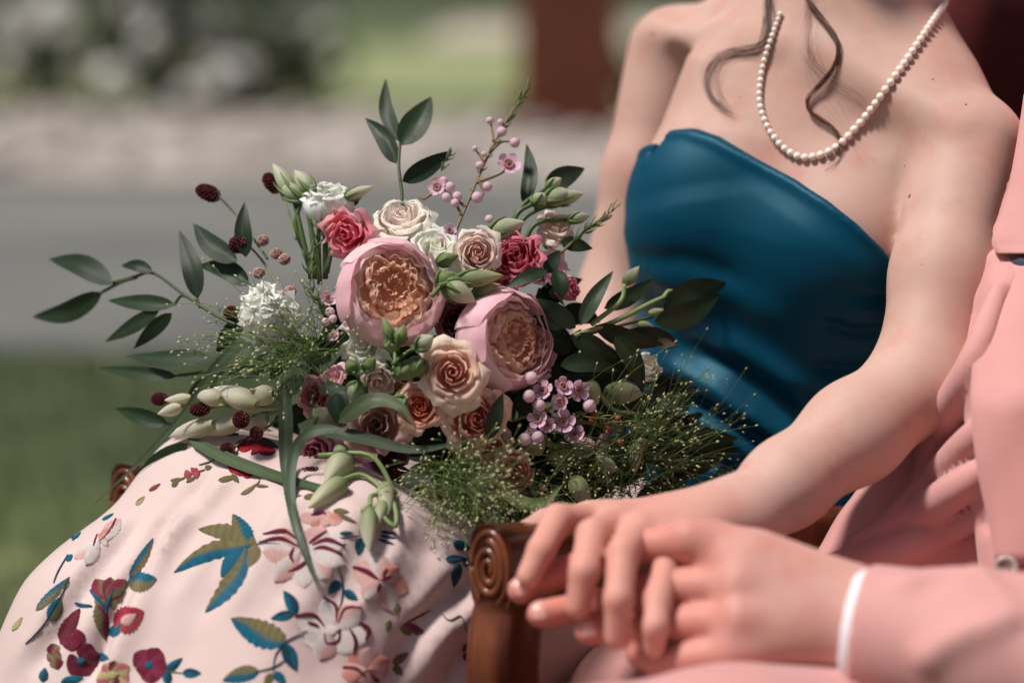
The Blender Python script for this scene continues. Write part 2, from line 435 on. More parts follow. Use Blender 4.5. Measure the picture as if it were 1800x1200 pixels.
# loose pale stones on the verge
mb = MB()
ico = [(0, 0, 1), (.89, 0, .45), (.28, .85, .45), (-.72, .53, .45), (-.72, -.53, .45), (.28, -.85, .45), (.72, .53, -.45), (-.28, .85, -.45), (-.89, 0, -.45), (-.28, -.85, -.45), (.72, -.53, -.45), (0, 0, -1)]
icf = [(0, 1, 2), (0, 2, 3), (0, 3, 4), (0, 4, 5), (0, 5, 1), (1, 6, 2), (2, 7, 3), (3, 8, 4), (4, 9, 5), (5, 10, 1), (2, 6, 7), (3, 7, 8), (4, 8, 9), (5, 9, 10), (1, 10, 6), (11, 7, 6), (11, 8, 7), (11, 9, 8), (11, 10, 9), (11, 6, 10)]
for k in range(420):
    s = random.uniform(.03, .16); x = random.uniform(-7, 6); y = random.uniform(15, 22.6)
    V = np.array(ico)*np.array([s*random.uniform(.8, 1.5), s, s*.6])*rng.uniform(.85, 1.15, (12, 1))+np.array([x, y, s*.35])
    mb.add(V, icf, np.array(srgb(190, 178, 168))*random.uniform(.6, 1.2))
o = mb.build('verge_stones', M['stone']); tag(o, 'pale loose stones strewn along the verge beyond the road', 'stones', kind='stuff')

# ------------------------------------------------------------------ shrubs and post far behind
M['bushleaf'] = petal_mat('shrub_leaf', .25, .4, 3, .3)
M['bark'] = simple('bark', srgb(58, 44, 34), srgb(84, 66, 52), 8, .9, .6, .02)
def shrub(name, x, y, rx, rz, c, label, n=2200, glints=0, group=None, bc=None, ls=.06):
    e = empty(name, (x, y, 0)); tag(e, label, 'shrub', group)
    mb = MB()
    for k in range(6):
        a = k*1.05+random.random()
        tube(mb, spline([(x+.04*math.cos(a), y+.04*math.sin(a), 0), (x+rx*.25*math.cos(a), y+rx*.25*math.sin(a), rz*.5), (x+rx*.6*math.cos(a), y+rx*.6*math.sin(a), rz*1.1)], 5), np.linspace(.035, .008, 5), 5, srgb(70, 54, 42))
    mb.build('stem', M['bark'], e)
    cl = [(random.uniform(-.75, .75)*rx, random.uniform(-.6, .6)*rx, random.uniform(.25, 1.5)*rz, random.uniform(.25, .5)) for _ in range(16)]
    Vs = []; Cs = []
    for k in range(n):
        cx, cy, cz, cr = random.choice(cl); d = nrm(rng.normal(size=3))*cr*min(rx, rz*1.2)*random.random()**.4
        p = np.array([x+cx, y+cy, max(.05, cz)])+d; p[2] = max(p[2], .03)
        a = nrm(rng.normal(size=3)); bb = nrm(np.cross(a, rng.normal(size=3))); s = ls*random.uniform(.6, 1.4)
        Vs += [p-a*s, p+bb*s*.45, p+a*s, p-bb*s*.45]; Cs += [np.array(c)*random.uniform(.5, 1.6)]*4
    mesh_obj('crown', np.array(Vs), np.arange(4*n).reshape(-1, 4), M['bushleaf'], e, colors=np.array(Cs), smooth=False)
    for k in range(glints):  # white flower heads added to stand in for bright highlights
        cx, cy, cz, cr = random.choice(cl); p = np.array([x+cx, y-abs(cy)-cr*.4*rx, cz+cr*.3]); s = random.uniform(.09, .15); mb = MB()
        for q in range(60):
            dd = nrm(rng.normal(size=3)); t = nrm(np.cross(dd, rng.normal(size=3))); w = np.cross(dd, t); u = p+dd*s
            mb.add([u-t*.05, u+w*.05, u+t*.05, u-w*.05], [(0, 1, 2, 3)], np.array(bc or (.92, .9, .84))*random.uniform(.8, 1.1))
        mb.build('glint_bloom', M['bushleaf'], e, smooth=False)
    return e
G = 'shrubs beyond the road'; SH = []
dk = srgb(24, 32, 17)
SH += [shrub('shrub', -4.6, 24, 1.5, .95, dk, 'dark green shrub with white heads added as bright glints at the far end of the border', 2600, 9, G)]
SH += [shrub('shrub', -3.1, 24.5, 1.3, .8, srgb(22, 28, 16), 'low dark shrub with white heads added as bright glints, beside the larger such shrub', 2400, 4, G)]
SH += [shrub('shrub', -6.6, 25, 1.6, 1.1, srgb(36, 48, 24), 'tall loose shrub leaning past the edge of the verge', 2400, 8, G)]
SH += [shrub('shrub', -2.6, 23.4, .6, .3, srgb(60, 64, 36), 'small brownish shrub at the end of the dark border', 1400, 2, G)]
SH += [shrub('shrub', 1.4, 27, 1.0, .42, srgb(34, 34, 24), 'low dark shrub beside the red-brown post', 1500, 0, G)]
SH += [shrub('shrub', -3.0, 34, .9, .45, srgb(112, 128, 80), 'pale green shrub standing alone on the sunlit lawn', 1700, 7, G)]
SH += [shrub('shrub', -9.2, 40, 2.4, 1.2, srgb(88, 108, 58), 'broad light green shrub on the far lawn behind the border', 2400, 8, G, ls=.11)]
SH += [shrub('shrub', -14.5, 46, 3.0, 1.6, srgb(60, 76, 42), 'dense round shrub on the far lawn', 2200, 8, G, ls=.11)]
def glint_bloom_at(shrubs, spots):  # added white heads, set where blurred highlights should appear
    for (e, px, py, d, s) in spots:
        p = P(px, py, d); mb = MB()
        for q in range(70):
            dd = nrm(rng.normal(size=3)); t = nrm(np.cross(dd, rng.normal(size=3))); w = np.cross(dd, t); u = p+dd*s
            mb.add([u-t*.06, u+w*.06, u+t*.06, u-w*.06], [(0, 1, 2, 3)], np.array((.93, .92, .86))*random.uniform(.85, 1.0))
        mb.build('glint_bloom', M['bushleaf'], shrubs[e], smooth=False)
glint_bloom_at(SH, [(0, 200, 140, 22.3, .15), (1, 330, 168, 22.6, .13), (5, 522, 60, 33, .30), (0, 95, 22, 22.6, .2), (2, 25, 40, 23, .2), (2, 20, 110, 23.2, .14), (0, 262, 70, 22.5, .12), (1, 405, 120, 23.2, .10)])
def post(x, y, w, h):
    e = empty('wooden_post', (x, y, 0)); tag(e, 'thick red-brown painted wooden post standing beyond the road', 'post')
    mb = MB(); box(mb, (x, y, h/2+.1), w, w, h-.2); mb.build('shaft', M['redwood'], e, smooth=False)
    mb = MB(); box(mb, (x, y, .1), w*1.3, w*1.3, .2); mb.build('plinth', M['redwood'], e, smooth=False)
    mb = MB(); box(mb, (x, y, h+.05), w*1.25, w*1.25, .1); mb.build('cap', M['redwood'], e, smooth=False)
M['redwood'] = simple('red_brown_paint', srgb(92, 42, 20), srgb(112, 54, 27), 4, .7, .3, .01)
post(0.46*1.0, 20.0, .82, 3.2)

# ------------------------------------------------------------------ the carved armchair
CF = nrm((-.63, -.776, 0)); CL = np.array([-CF[1], CF[0], 0])*-1    # facing; towards the far arm
CL = nrm((-.776, .63, 0)); ZZ = np.array([0, 0, 1.0])
A0 = P(862, 1000, 1.83)                  # front of the near arm, volute centre
ARMTOP = A0[2]+.032
chair = empty('armchair', (A0[0]-CF[0]*.28+CL[0]*.25, A0[1]-CF[1]*.28+CL[1]*.25, 0))
tag(chair, 'carved dark wooden armchair with scrolled arms under the seated bride', 'chair')
def plate(mb, prof, o, ex, ey, en, thick, bev=.004):
    n = len(prof); q = np.array(prof); cen = q.mean(0); V = []
    for (s, sh) in ((-.5, bev), (-.5+bev/thick, 0), (.5-bev/thick, 0), (.5, bev)):
        d = q-cen; r = np.linalg.norm(d, axis=1)[:, None]; qq = q-d/r*sh
        V += [o+ex*a+ey*b+en*(s*thick) for a, b in qq]
    F = [tuple(range(n))[::-1], tuple(3*n+i for i in range(n))]
    for L in range(3):
        for i in range(n):
            j = (i+1) % n; F.append((L*n+i, L*n+j, (L+1)*n+j, (L+1)*n+i))
    mb.add(V, F)
def chair_arm(o, CF, LA):
    # a rounded bar running back from the scroll, a curved support below it
    prof = []
    for k in range(20):
        a = 2*math.pi*k/20; prof.append((.0205*abs(math.cos(a))**.6*np.sign(math.cos(a)), .033*abs(math.sin(a))**.6*np.sign(math.sin(a))))
    mb = MB(); V = []; L = 12
    for i in range(L):
        s = i/(L-1); c = o-CF*(s*LA)+ZZ*(.008*math.sin(s*math.pi)-.075*s); w = 1-.12*math.sin(s*math.pi)
        V += [c+CL*a*w+ZZ*b*w*(1 if s > .12 else 1.05) for a, b in prof]
    F = []
    for i in range(L-1):
        for k in range(20):
            k2 = (k+1) % 20; F.append((i*20+k, i*20+k2, (i+1)*20+k2, (i+1)*20+k))
    F += [tuple(range(20)), tuple((L-1)*20+k for k in range(20))[::-1]]
    mb.add(V, F); arm = mb.build('arm', M['wood'], chair)
    # carved volute on the front face
    th = np.linspace(0, 2.4*2*math.pi, 60); r = np.linspace(.0225, .003, 60)
    pts = [o+CF*.0015+CL*(-math.sin(t)*rr*.66)+ZZ*(math.cos(t)*rr) for t, rr in zip(th, r)]
    mb = MB(); tube(mb, pts, np.linspace(.0038, .0024, 60), 6); mb.build('volute', M['wood'], arm)
    mb = MB(); tube(mb, [o+CF*.0+CL*(math.cos(t)*.0175)+ZZ*(math.sin(t)*.0285) for t in np.linspace(0, 2*math.pi, 33)], .003, 6); mb.build('rim', M['wood'], arm)
    # support post, sweeping back as it goes down
    mb = MB(); V = []; L = 14; z1 = .43
    for i in range(L):
        s = i/(L-1); c = o+ZZ*(-.02-s*(o[2]-.02-z1))-CF*(.024+.06*s*s-.02*math.sin(s*3.14))
        w = 1+.06*math.sin(min(1, s*1.6)*math.pi)-.15*s
        V += [c+CL*a*.95*w+CF*b*.8 for a, b in prof]
    F = []
    for i in range(L-1):
        for k in range(20):
            k2 = (k+1) % 20; F.append((i*20+k, i*20+k2, (i+1)*20+k2, (i+1)*20+k))
    F += [tuple(range(20)), tuple((L-1)*20+k for k in range(20))[::-1]]
    mb.add(V, F); mb.build('arm_support', M['wood'], chair)
    # carved leaf under the scroll and ribs on the flank
    mb = MB()
    for k in (-1, 0, 1):
        tube(mb, [o+CF*.001+CL*k*.006+ZZ*-.040, o+CF*.0+CL*k*.008+ZZ*-.05, o-CF*.006+CL*k*.004+ZZ*-.066], [.002, .004, .0015], 6)
    mb.build('carving', M['wood'], arm)
BKC = np.array([.345, 2.36, 0]); BL = BKC+CL*.19; BRt = BKC-CL*.19
A1 = P(222, 884, 2.10)
CF0 = nrm([A0[0]-BRt[0], A0[1]-BRt[1], 0]); LA0 = float(np.linalg.norm((A0-BRt)[:2])); CF1 = nrm([A1[0]-BL[0], A1[1]-BL[1], 0]); LA1 = float(np.linalg.norm((A1-BL)[:2]))
chair_arm(A0, CF0, LA0)
chair_arm(A1, CF1, LA1)
sc_ = (A0+A1)*.36+BKC*.28; sc_[2] = 0; ax = [CF, CL, ZZ]
mb = MB(); box(mb, (sc_[0], sc_[1], .40), .50, .46, .06, ax); mb.build('seat_rail', M['wood'], chair, smooth=False)
M['brocade'] = simple('dark_red_upholstery', srgb(84, 16, 18), srgb(104, 26, 24), 30, .8, .3, .003)
mb = MB(); box(mb, (sc_[0], sc_[1], .45), .46, .42, .05, ax); mb.build('seat_cushion', M['brocade'], chair, smooth=False)
for a in (-.22, .22):
    for c in (-.2, .2):
        p = sc_+CF*a+CL*c
        mb = MB(); tube(mb, [(p[0], p[1], .385), (p[0]+CF[0]*a*.05, p[1]+CF[1]*a*.05, .2), (p[0]+CF[0]*a*.2, p[1]+CF[1]*a*.2, 0)], [.026, .018, .022], 8)
        mb.build('leg', M['wood'], chair)
bk = BKC
mb = MB(); box(mb, (bk[0], bk[1], .80), .04, .34, .62, [nrm(CF+ZZ*.12), CL, nrm(ZZ-CF*.12)]); mb.build('backrest', M['brocade'], chair, smooth=False)
for c in (-.19, .19):
    p = bk+CL*c; mb = MB(); tube(mb, [(p[0], p[1], .38), (p[0]-CF[0]*.02, p[1]-CF[1]*.02, .7), (p[0]-CF[0]*.07, p[1]-CF[1]*.07, 1.16)], [.024, .022, .018], 8); mb.build('back_post', M['wood'], chair)
mb = MB(); tube(mb, spline([np.array([*(bk-CF*.06+CL*t)[:2], 1.13+.05*math.cos(t/.2*1.57)]) for t in np.linspace(-.2, .2, 9)], 14), .026, 8); mb.build('crest_rail', M['wood'], chair)
# ------------------------------------------------------------------ bride
BR = empty('person', (.15, 2.25, 0)); tag(BR, 'bride in strapless teal satin top and embroidered blush skirt, seated with bouquet on lap', 'person')
TO = P(1345, 760, 2.20); TU = nrm(P(1462, 60, 2.135)-TO)
TF = np.array([-.50, -.866, 0]); TF = nrm(TF-TU*(TF@TU)); TL = nrm(np.cross(TF, TU))*1.0
if TL[0] < 0: TL = -TL
HH = [-.30, -.15, 0, .10, .19, .27, .325, .36, .40]
RA = [.165, .16, .124, .134, .145, .141, .130, .102, .053]
RB = [.12, .12, .098, .105, .112, .098, .080, .065, .045]
def torso(p):
    q = p-TO; l = q@TL; f = q@TF; h = q@TU
    a = np.interp(h, HH, RA); b = np.interp(h, HH, RB)
    r = np.sqrt((l/a)**2+(f/b)**2)
    d = (r-1)*np.minimum(a, b)*.92
    return np.maximum(d, np.maximum(h-.385, -.31-h))
def TP(l, f, h): return TO+TL*l+TF*f+TU*h
def bride_trunk():
    s = SDF(); s.fn(torso, .02)
    for sx in (-1, 1):
        s.cone(TP(sx*.066, .066, .185), TP(sx*.072, .062, .20), .058, .054, .05)
    return s
SN = P(1705, 262, 2.035); EN = P(1618, 672, 1.955); WN = P(1300, 912, 1.845)
SF = P(1182, 92, 2.32); EF = P(1082, 520, 2.31); WF = P(1020, 800, 2.18)
trunk = bride_trunk()
nl = [(1140, 288), (1160, 252), (1190, 229), (1225, 226), (1265, 240), (1330, 279), (1400, 316), (1455, 352), (1505, 392), (1545, 432), (1572, 470), (1590, 490)]
np3, hit = march(trunk, [a for a, b in nl], [b for a, b in nl], default=2.2)
ang = np.arctan2((np3-TO)@TL, (np3-TO)@TF); hgt = (np3-TO)@TU
o_ = np.argsort(ang); ang = ang[o_]; hgt = hgt[o_]
back_h = min(hgt[0], hgt[-1])
angx = np.concatenate([[-3.2, -2.6], ang, [2.6, 3.2]]); hgtx = np.concatenate([[back_h, back_h], hgt, [back_h, back_h]])
def under(p):
    q = p-TO; an = np.arctan2(q@TL, q@TF); h = q@TU; t = np.clip((np.interp(an, angx, hgtx)-.012-h)/.03, 0, 1)
    return trunk.ev(p)+.019*t*t*(3-2*t)
body = SDF(); body.fn(under, .02)
NB = TP(0, -.005, .36); NT = P(1520, -150, 2.11)
body.cone(NB, NT, .058, .050, .045)
body.cone(TP(.02, -.03, .40), SN+np.array([-.012, .012, .012]), .046, .040, .05)      # near shoulder slope
body.cone(TP(-.02, -.03, .405), SF+np.array([.012, 0, .0]), .044, .034, .05)
body.cone(TP(.022, .060, .347), SN+TF*.030+TU*.018, .010, .008, .03)                    # collar bones
body.cone(TP(-.022, .060, .347), SF+TF*.03+TU*.018, .010, .008, .02)
body.chain([SN, SN*.45+EN*.55, EN], [.047, .0405, .0385], .011, .02)
body.chain([EN, EN*.62+WN*.38, EN*.25+WN*.75, WN], [.0385, .0375, .0315, .0275], .02, .02)
body.chain([SF, SF*.5+EF*.5, EF, EF*.4+WF*.6, WF], [.043, .038, .034, .031, .024], .025, .02)
# near hand: wrist, knuckles, fingers closed over the partner's hand
mc = [P(1062, 912, 1.835), P(1088, 912, 1.805), P(1125, 932, 1.78), P(1178, 968, 1.765)]
for i, q in enumerate(mc): body.cone(WN, q, .024, .0125, .018)
body.cone(mc[0], mc[3], .012, .011, .012)
fing = [[(980, 912, 1.80), (952, 965, 1.768), (928, 1014, 1.762)], [(1042, 940, 1.762), (1027, 1004, 1.733), (1016, 1066, 1.735)],
        [(1096, 970, 1.736), (1087, 1052, 1.712), (1084, 1120, 1.718)], [(1157, 1052, 1.722), (1153, 1100, 1.706), (1150, 1138, 1.714)]]
fr = [.0104, .0110, .0105, .0092]
for q, f, r in zip(mc, fing, fr):
    body.chain([q]+[P(*x) for x in f], [r*1.12, r*1.1, r*.98, r*.86], .006, .004)
body.chain([P(1180, 915, 1.86), P(1040, 915, 1.885), P(960, 925, 1.87), P(908, 948, 1.845)], [.02, .015, .013, .011], .012, .006)
# far hand round the stems
for k in range(4):
    a = P(1010-10*k, 815+18*k, 2.165); body.chain([WF+np.array([0, 0, -.012*k]), a, a+np.array([-.03, -.045, -.004]), a+np.array([.0, -.07, -.01])], [.02, .011, .0095, .0085], .01, .004)
body.chain([WF, WF+np.array([-.04, .01, 0]), WF+np.array([-.06, -.03, .0])], [.02, .012, .009], .01, .005)
# head, above the frame
HC = P(1530, -330, 2.10)
body.cone(HC+np.array([.0, .015, .03]), HC+np.array([-.005, -.005, .0]), .082, .075, .03)
body.cone(HC+np.array([-.02, -.035, -.055]), HC+np.array([-.03, -.055, -.075]), .042, .026, .04)
hf = nrm((-.5, -.86, -.15)); hl = nrm(np.cross(hf, ZZ))
body.cone(HC+hf*.082+ZZ*.0, HC+hf*.1-ZZ*.035, .008, .012, .015)
body.cone(HC+hf*.082+hl*.018-ZZ*.065, HC+hf*.082-hl*.018-ZZ*.065, .007, .007, .012)
for s_ in (-1, 1): body.cone(HC+hl*s_*.076-ZZ*.0, HC+hl*s_*.079-ZZ*.03, .012, .009, .008)
V, F = body.mesh((-.10, 1.62, .50), (.60, 2.56, 1.48), .0033)
hc = P(1040, 1010, 1.76); rd_ = np.clip(1.25-np.linalg.norm(V-hc, axis=1)/.13, 0, .9); mesh_obj('body', V, F, M['skin'], BR, colors=np.stack([rd_, rd_*0, rd_*0], 1)); body_bvh = bvh_of(V, F)
# eyes and hair on the head
for s_ in (-1, 1):
    mb = MB(); c = HC+hf*.076+hl*s_*.03+ZZ*.005; mb.add(np.array(ico)*.011+c, icf); mb.build('eye', M['white'], BR)
hs = SDF(); hs.cone(HC+np.array([.0, .03, .045]), HC+np.array([.01, .03, .02]), .092, .086)
hs.cone(HC-hf*.09-ZZ*.02, HC-hf*.1-ZZ*.03, .05, .045, .03); hs.cut(lambda p: (p-HC-hf*.055)@hf+.6*np.maximum(0, .03-(p-HC)[..., 2]))
V, F = hs.mesh(HC-.17, HC+.19, .006); mesh_obj('hair', V, F, M['hair'], BR)

# strapless satin top
sat = bride_trunk(); base_k = len(sat.p)
folds = [([(1140, 612), (1260, 682), (1380, 767), (1450, 830)], .008, .009), ([(1180, 585), (1290, 648), (1400, 726), (1480, 785)], -.009, .009), ([(1150, 702), (1260, 747), (1370, 822)], .007, .008), ([(1140, 655), (1250, 715), (1370, 797), (1420, 850)], -.009, .007), ([(1200, 560), (1320, 620), (1430, 690)], .004, .010),
         ([(1420, 640), (1480, 650), (1530, 640)], -.005, .006), ([(1400, 690), (1470, 715), (1530, 720)], -.006, .006), ([(1130, 470), (1250, 500), (1400, 570)], .004, .016), ([(1105, 430), (1200, 452), (1320, 500)], -.003, .010), ([(1110, 540), (1200, 560), (1290, 610)], -.004, .009), ([(1460, 500), (1520, 520), (1570, 515)], -.004, .006), ([(1440, 560), (1500, 580), (1550, 570)], -.004, .006), ([(1150, 760), (1240, 800), (1330, 850)], -.007, .007)]
for f, am, sg in folds:
    p3, _ = march(trunk, [a for a, b in f], [b for a, b in f], default=2.2); sat.ridge(spline(p3, 7), am, sg)
def satpost(p, d):
    q = p-TO; an = np.arctan2(q@TL, q@TF); h = q@TU
    nlh = np.interp(an, angx, hgtx)
    low = np.clip((.12-h)/.2, 0, 1)
    w = .0010*np.sin(h*170+an*5+2*np.sin(an*3+h*20))*low+.0012*vnoise(p, 26)+.0015*np.sin(an*9+h*34)*np.clip((.2-h)/.1, 0, 1)
    seam = .0016*np.exp(-((nlh-h-.004)/.004)**2)
    return np.maximum((d-.0042-w-seam), h-nlh)
sat.post = satpost
V, F = sat.mesh((-.08, 1.95, .42), (.55, 2.56, 1.02), .0033)
mesh_obj('satin_top', V, F, M['satin'], BR)

# ------------------------------------------------------------------ skirt
sk = SDF()
K1 = P(402, 898, 2.06); K2 = P(610, 1020, 1.95)
H1 = P(1180, 960, 2.32); H2 = P(1060, 1110, 2.10)
def to_floor(a, b):
    t = (a[2]-.02)/(a[2]-b[2]); return a+(b-a)*t
D1 = to_floor(K1, P(-170, 1440, 1.97)); D2 = to_floor(K2, P(420, 1560, 1.86)); D3 = to_floor(K2, P(760, 1500, 1.95))
sk.cone(H1, K1, .085, .068, .05); sk.cone(H2, K2, .075, .075, .06)
M1 = P(232, 1145, 2.0); sk.cone(K1, M1, .068, .092, .05); sk.cone(M1, to_floor(M1, P(60, 1600, 1.98)), .092, .16, .05); sk.cone(K2, D2, .07, .15, .06); sk.cone((K1+K2)/2, (D1*.5+D2*1.5)/2, .06, .16, .08)
sk.cone(K2+np.array([.06, 0, -.05]), D3, .05, .13, .07); sk.cone((H1+H2)/2, (H1+H2)/2+np.array([-.1, -.05, 0]), .11, .09, .06)
base_sk = list(sk.p)
def cast(pts, lift=0.0):
    s = SDF(); s.p = base_sk
    q, _ = march(s, [a for a, b in pts], [b for a, b in pts], default=1.95)
    return q
ridges = [([(300, 900), (240, 1005), (185, 1110), (140, 1215)], -.016, .009), ([(330, 890), (270, 1005), (215, 1110), (172, 1215)], .007, .014), ([(262, 880), (185, 980), (112, 1085), (50, 1190)], -.009, .009), ([(225, 905), (150, 990), (80, 1085), (10, 1190)], .004, .010),
          ([(690, 1210), (725, 1120), (790, 1048), (850, 1022)], -.010, .009), ([(725, 1210), (760, 1130), (815, 1078), (860, 1055)], .008, .012), ([(600, 1210), (570, 1110), (590, 1000)], -.005, .020), ([(455, 830), (400, 950), (350, 1080), (320, 1210)], -.004, .018), ([(520, 1040), (480, 1110), (470, 1210)], .003, .018), ([(640, 930), (740, 960), (830, 1000)], -.003, .010), ([(780, 1215), (808, 1160), (850, 1125)], -.010, .007),
          ([(450, 800), (520, 850), (560, 930)], -.004, .010), ([(380, 800), (350, 850), (345, 920)], -.003, .008), ([(520, 800), (600, 850), (700, 900)], -.004, .008)]
for k in range(13):
    x0 = 385+38*k; y0 = 815+max(0, (x0-520))*.34; x1 = 20+62*k; ridges.append(([(x0, y0), (x0*.62+x1*.38+8*math.sin(k*2.1), y0+130), (x1*.7+x0*.3, 1090+12*math.cos(k))], (.0032 if k % 2 else -.0030)*(1+.4*math.sin(k*1.7)), .006+.002*(k % 3)))
for pl, am, sg in ridges: sk.ridge(spline(cast(pl), 8), am, sg)
def skpost(p, d):
    w = .0025*vnoise(p, 16)+.0010*np.sin(p[..., 0]*130+p[..., 1]*60+2*np.sin(p[..., 2]*30))*np.clip((.62-p[..., 2])/.15, 0, 1)
    return np.maximum(d-w, .004-p[..., 2])
sk.post = skpost
V, F = sk.mesh((-.80, 1.50, -.02), (.40, 2.50, .80), .0052)
skirt = mesh_obj('skirt', V, F, M['tulle'], BR); skirt_bvh = bvh_of(V, F)

# ------------------------------------------------------------------ groom
GR = empty('person', (.45, 1.9, 0)); tag(GR, "person in a pink suit with white shirt cuff holding the bride's hand", 'person')
gb = SDF()
GW = P(1515, 1100, 1.72)
gm = [P(1212, 950, 1.748), P(1296, 1030, 1.722), P(1300, 1090, 1.708), P(1288, 1146, 1.703)]
for q, r in zip(gm, (.0165, .0165, .0155, .0145)): gb.cone(GW+np.array([0, 0, .012 if q is gm[0] else 0]), q, .027, r, .02)
gb.cone(gm[0]+RT*.02+FW*.004, gm[3]+RT*.012+FW*.004, .014, .0135, .012)
gb.cone(P(1470, 1050, 1.73), P(1330, 985, 1.74), .022, .020, .02)
for q in gm[:3]: gb.cone(q-FW*.006+UP*.002, q-FW*.006+UP*.001+RT*.006, .0125, .0115, .008)
gf = [[(1090, 966, 1.768), (990, 1006, 1.79), (916, 1037, 1.774)], [(1165, 1030, 1.745), (1045, 1063, 1.768), (950, 1079, 1.757)],
      [(1178, 1096, 1.730), (1098, 1106, 1.752), (1034, 1110, 1.742)], [(1205, 1158, 1.714), (1150, 1162, 1.735), (1120, 1148, 1.742)]]
for q, f, r in zip(gm, gf, (.0122, .0120, .0116, .0105)):
    gb.chain([q]+[P(*x) for x in f], [r*1.12, r*1.06, r*.95, r*.85], .005, .003)
gb.chain([P(1400, 1040, 1.775), P(1290, 1005, 1.80), P(1182, 992, 1.79)], [.02, .013, .009], .012, .004)
gb.cone(GW, P(1760, 1135, 1.69), .029, .036, .02)
NG = P(2100, -260, 2.05); gb.cone(P(2110, 120, 2.05), NG, .06, .058, .02); GC = NG+np.array([-.02, -.02, .12])
gb.cone(GC+np.array([0, .02, .03]), GC, .088, .08, .03); gb.cone(GC+np.array([-.03, -.03, -.06]), GC+np.array([-.04, -.045, -.085]), .05, .034, .04)
gfw = nrm((-.6, -.78, -.1)); gb.cone(GC+gfw*.09, GC+gfw*.108-ZZ*.04, .009, .014, .015)
gb.chain([P(1760, 1135, 1.69), P(1990, 1190, 1.64), P(2200, 330, 1.80), P(2110, 120, 2.05)], [.03, .036, .045, .05], .02)
V, F = gb.mesh((-.02, 1.58, .50), (.74, 2.30, 1.62), .0036)
rd_ = np.clip(1.2-np.linalg.norm(V-P(1040, 1060, 1.76), axis=1)/.12, 0, .9); mesh_obj('body', V, F, M['skin2'], GR, colors=np.stack([rd_, rd_*0, rd_*0], 1))
gh = SDF(); gh.cone(GC+np.array([.01, .035, .05]), GC+np.array([.02, .035, .01]), .096, .088); gh.cut(lambda p: (p-GC-gfw*.055)@gfw+.6*np.maximum(0, .02-(p-GC)[..., 2]))
V, F = gh.mesh(GC-.16, GC+.19, .007); mesh_obj('hair', V, F, M['hair'], GR)
def nails(sdf, tips, owner, r):
    for (a, b2) in tips:
        p0 = P(*b2); dirv = nrm(P(*b2)-P(*a)); n0 = nrm(-FW*.8+UP*.5-dirv*((-FW*.8+UP*.5)@dirv)); sd = np.cross(dirv, n0); V = []; Fn = []
        for i in range(5):
            for j in range(5):
                u = (i-2)/2*.8; v_ = (j-2)/2
                q = p0+dirv*(.004+v_*.0055)+sd*(math.sin(u)*r*.85)+n0*(math.cos(u)*r*.9)
                V.append(q)
        V = np.array(V); d = sdf.ev(V); g = grad(sdf, V); V = V-g*(d-.0006)[:, None]
        mesh_obj('fingernail', V, grid_faces(5, 5), M['nail'], owner)
nails(gb, [(gf[0][1], gf[0][2]), (gf[1][1], gf[1][2]), (gf[2][1], gf[2][2])], GR, .0105)
# shirt cuff and sleeve
SD = nrm(P(1900, 1160, 1.66)-P(1515, 1100, 1.715))
cu = SDF(); c0 = P(1500, 1108, 1.715); cu.cone(c0, c0+SD*.05, .0445, .047, .01); cu.cut(lambda p: -(p-c0)@SD-.0)
V, F = cu.mesh(c0-.07, c0+np.array([.12, .06, .07]), .0028); mesh_obj('shirt_cuff', V, F, M['white'], GR)
sl_ = SDF(); c1 = c0+SD*.007
EL = P(1990, 1190, 1.64); SH = P(2200, 330, 1.80)
sl_.chain([c1, c1*.5+EL*.5, EL, SH], [.049, .054, .066, .085], .02, .02)
for pl, r in (([(1560, 1035), (1650, 1010), (1760, 1020)], .006), ([(1600, 1180), (1680, 1120), (1790, 1085)], .007), ([(1700, 1005), (1760, 1050), (1800, 1110)], .006)):
    s2 = SDF(); s2.p = list(sl_.p[:2]); q, _ = march(s2, [a for a, b in pl], [b for a, b in pl], default=1.66); q = spline(q, 6); sl_.ridge(q, r, r*1.8)
sl_.cut(lambda p: -((p-c1)@SD))
V, F = sl_.mesh((.15, 1.50, .44), (.72, 1.95, 1.2), .0036); mesh_obj('jacket_sleeve', V, F, M['pink'], GR)
# jacket
jk = SDF()
jk.cone(P(2150, 130, 2.05), P(2110, 980, 1.93), .155, .165, .04)
jk.cone(P(2110, 980, 1.93), P(2080, 1200, 1.95), .165, .16, .04)
jk.cone(P(2200, 60, 2.1), P(1990, 60, 2.12), .08, .06, .05)
jk.chain([P(1890, 120, 2.06), P(1822, 300, 2.02), P(1790, 420, 1.99), P(1775, 520, 1.94), P(1768, 680, 1.895), P(1782, 840, 1.885), P(1798, 1000, 1.87)], [.030, .024, .016, .020, .033, .035, .033], .02, .012)
jk.chain([P(1810, 220, 2.02), P(1782, 330, 1.995), P(1752, 415, 1.98), P(1778, 462, 1.97)], [.007, .010, .009, .007], .006, .006)
jk.chain([P(1840, 380, 1.99), P(1800, 430, 1.965), P(1757, 462, 1.96), P(1738, 530, 1.95), P(1712, 640, 1.94)], [.012, .012, .010, .011, .014], .006, .006)
jk.chain([P(1830, 520, 1.95), P(1812, 640, 1.91), P(1808, 800, 1.89), P(1815, 960, 1.87)], [.012, .012, .011, .010], .008, .006)
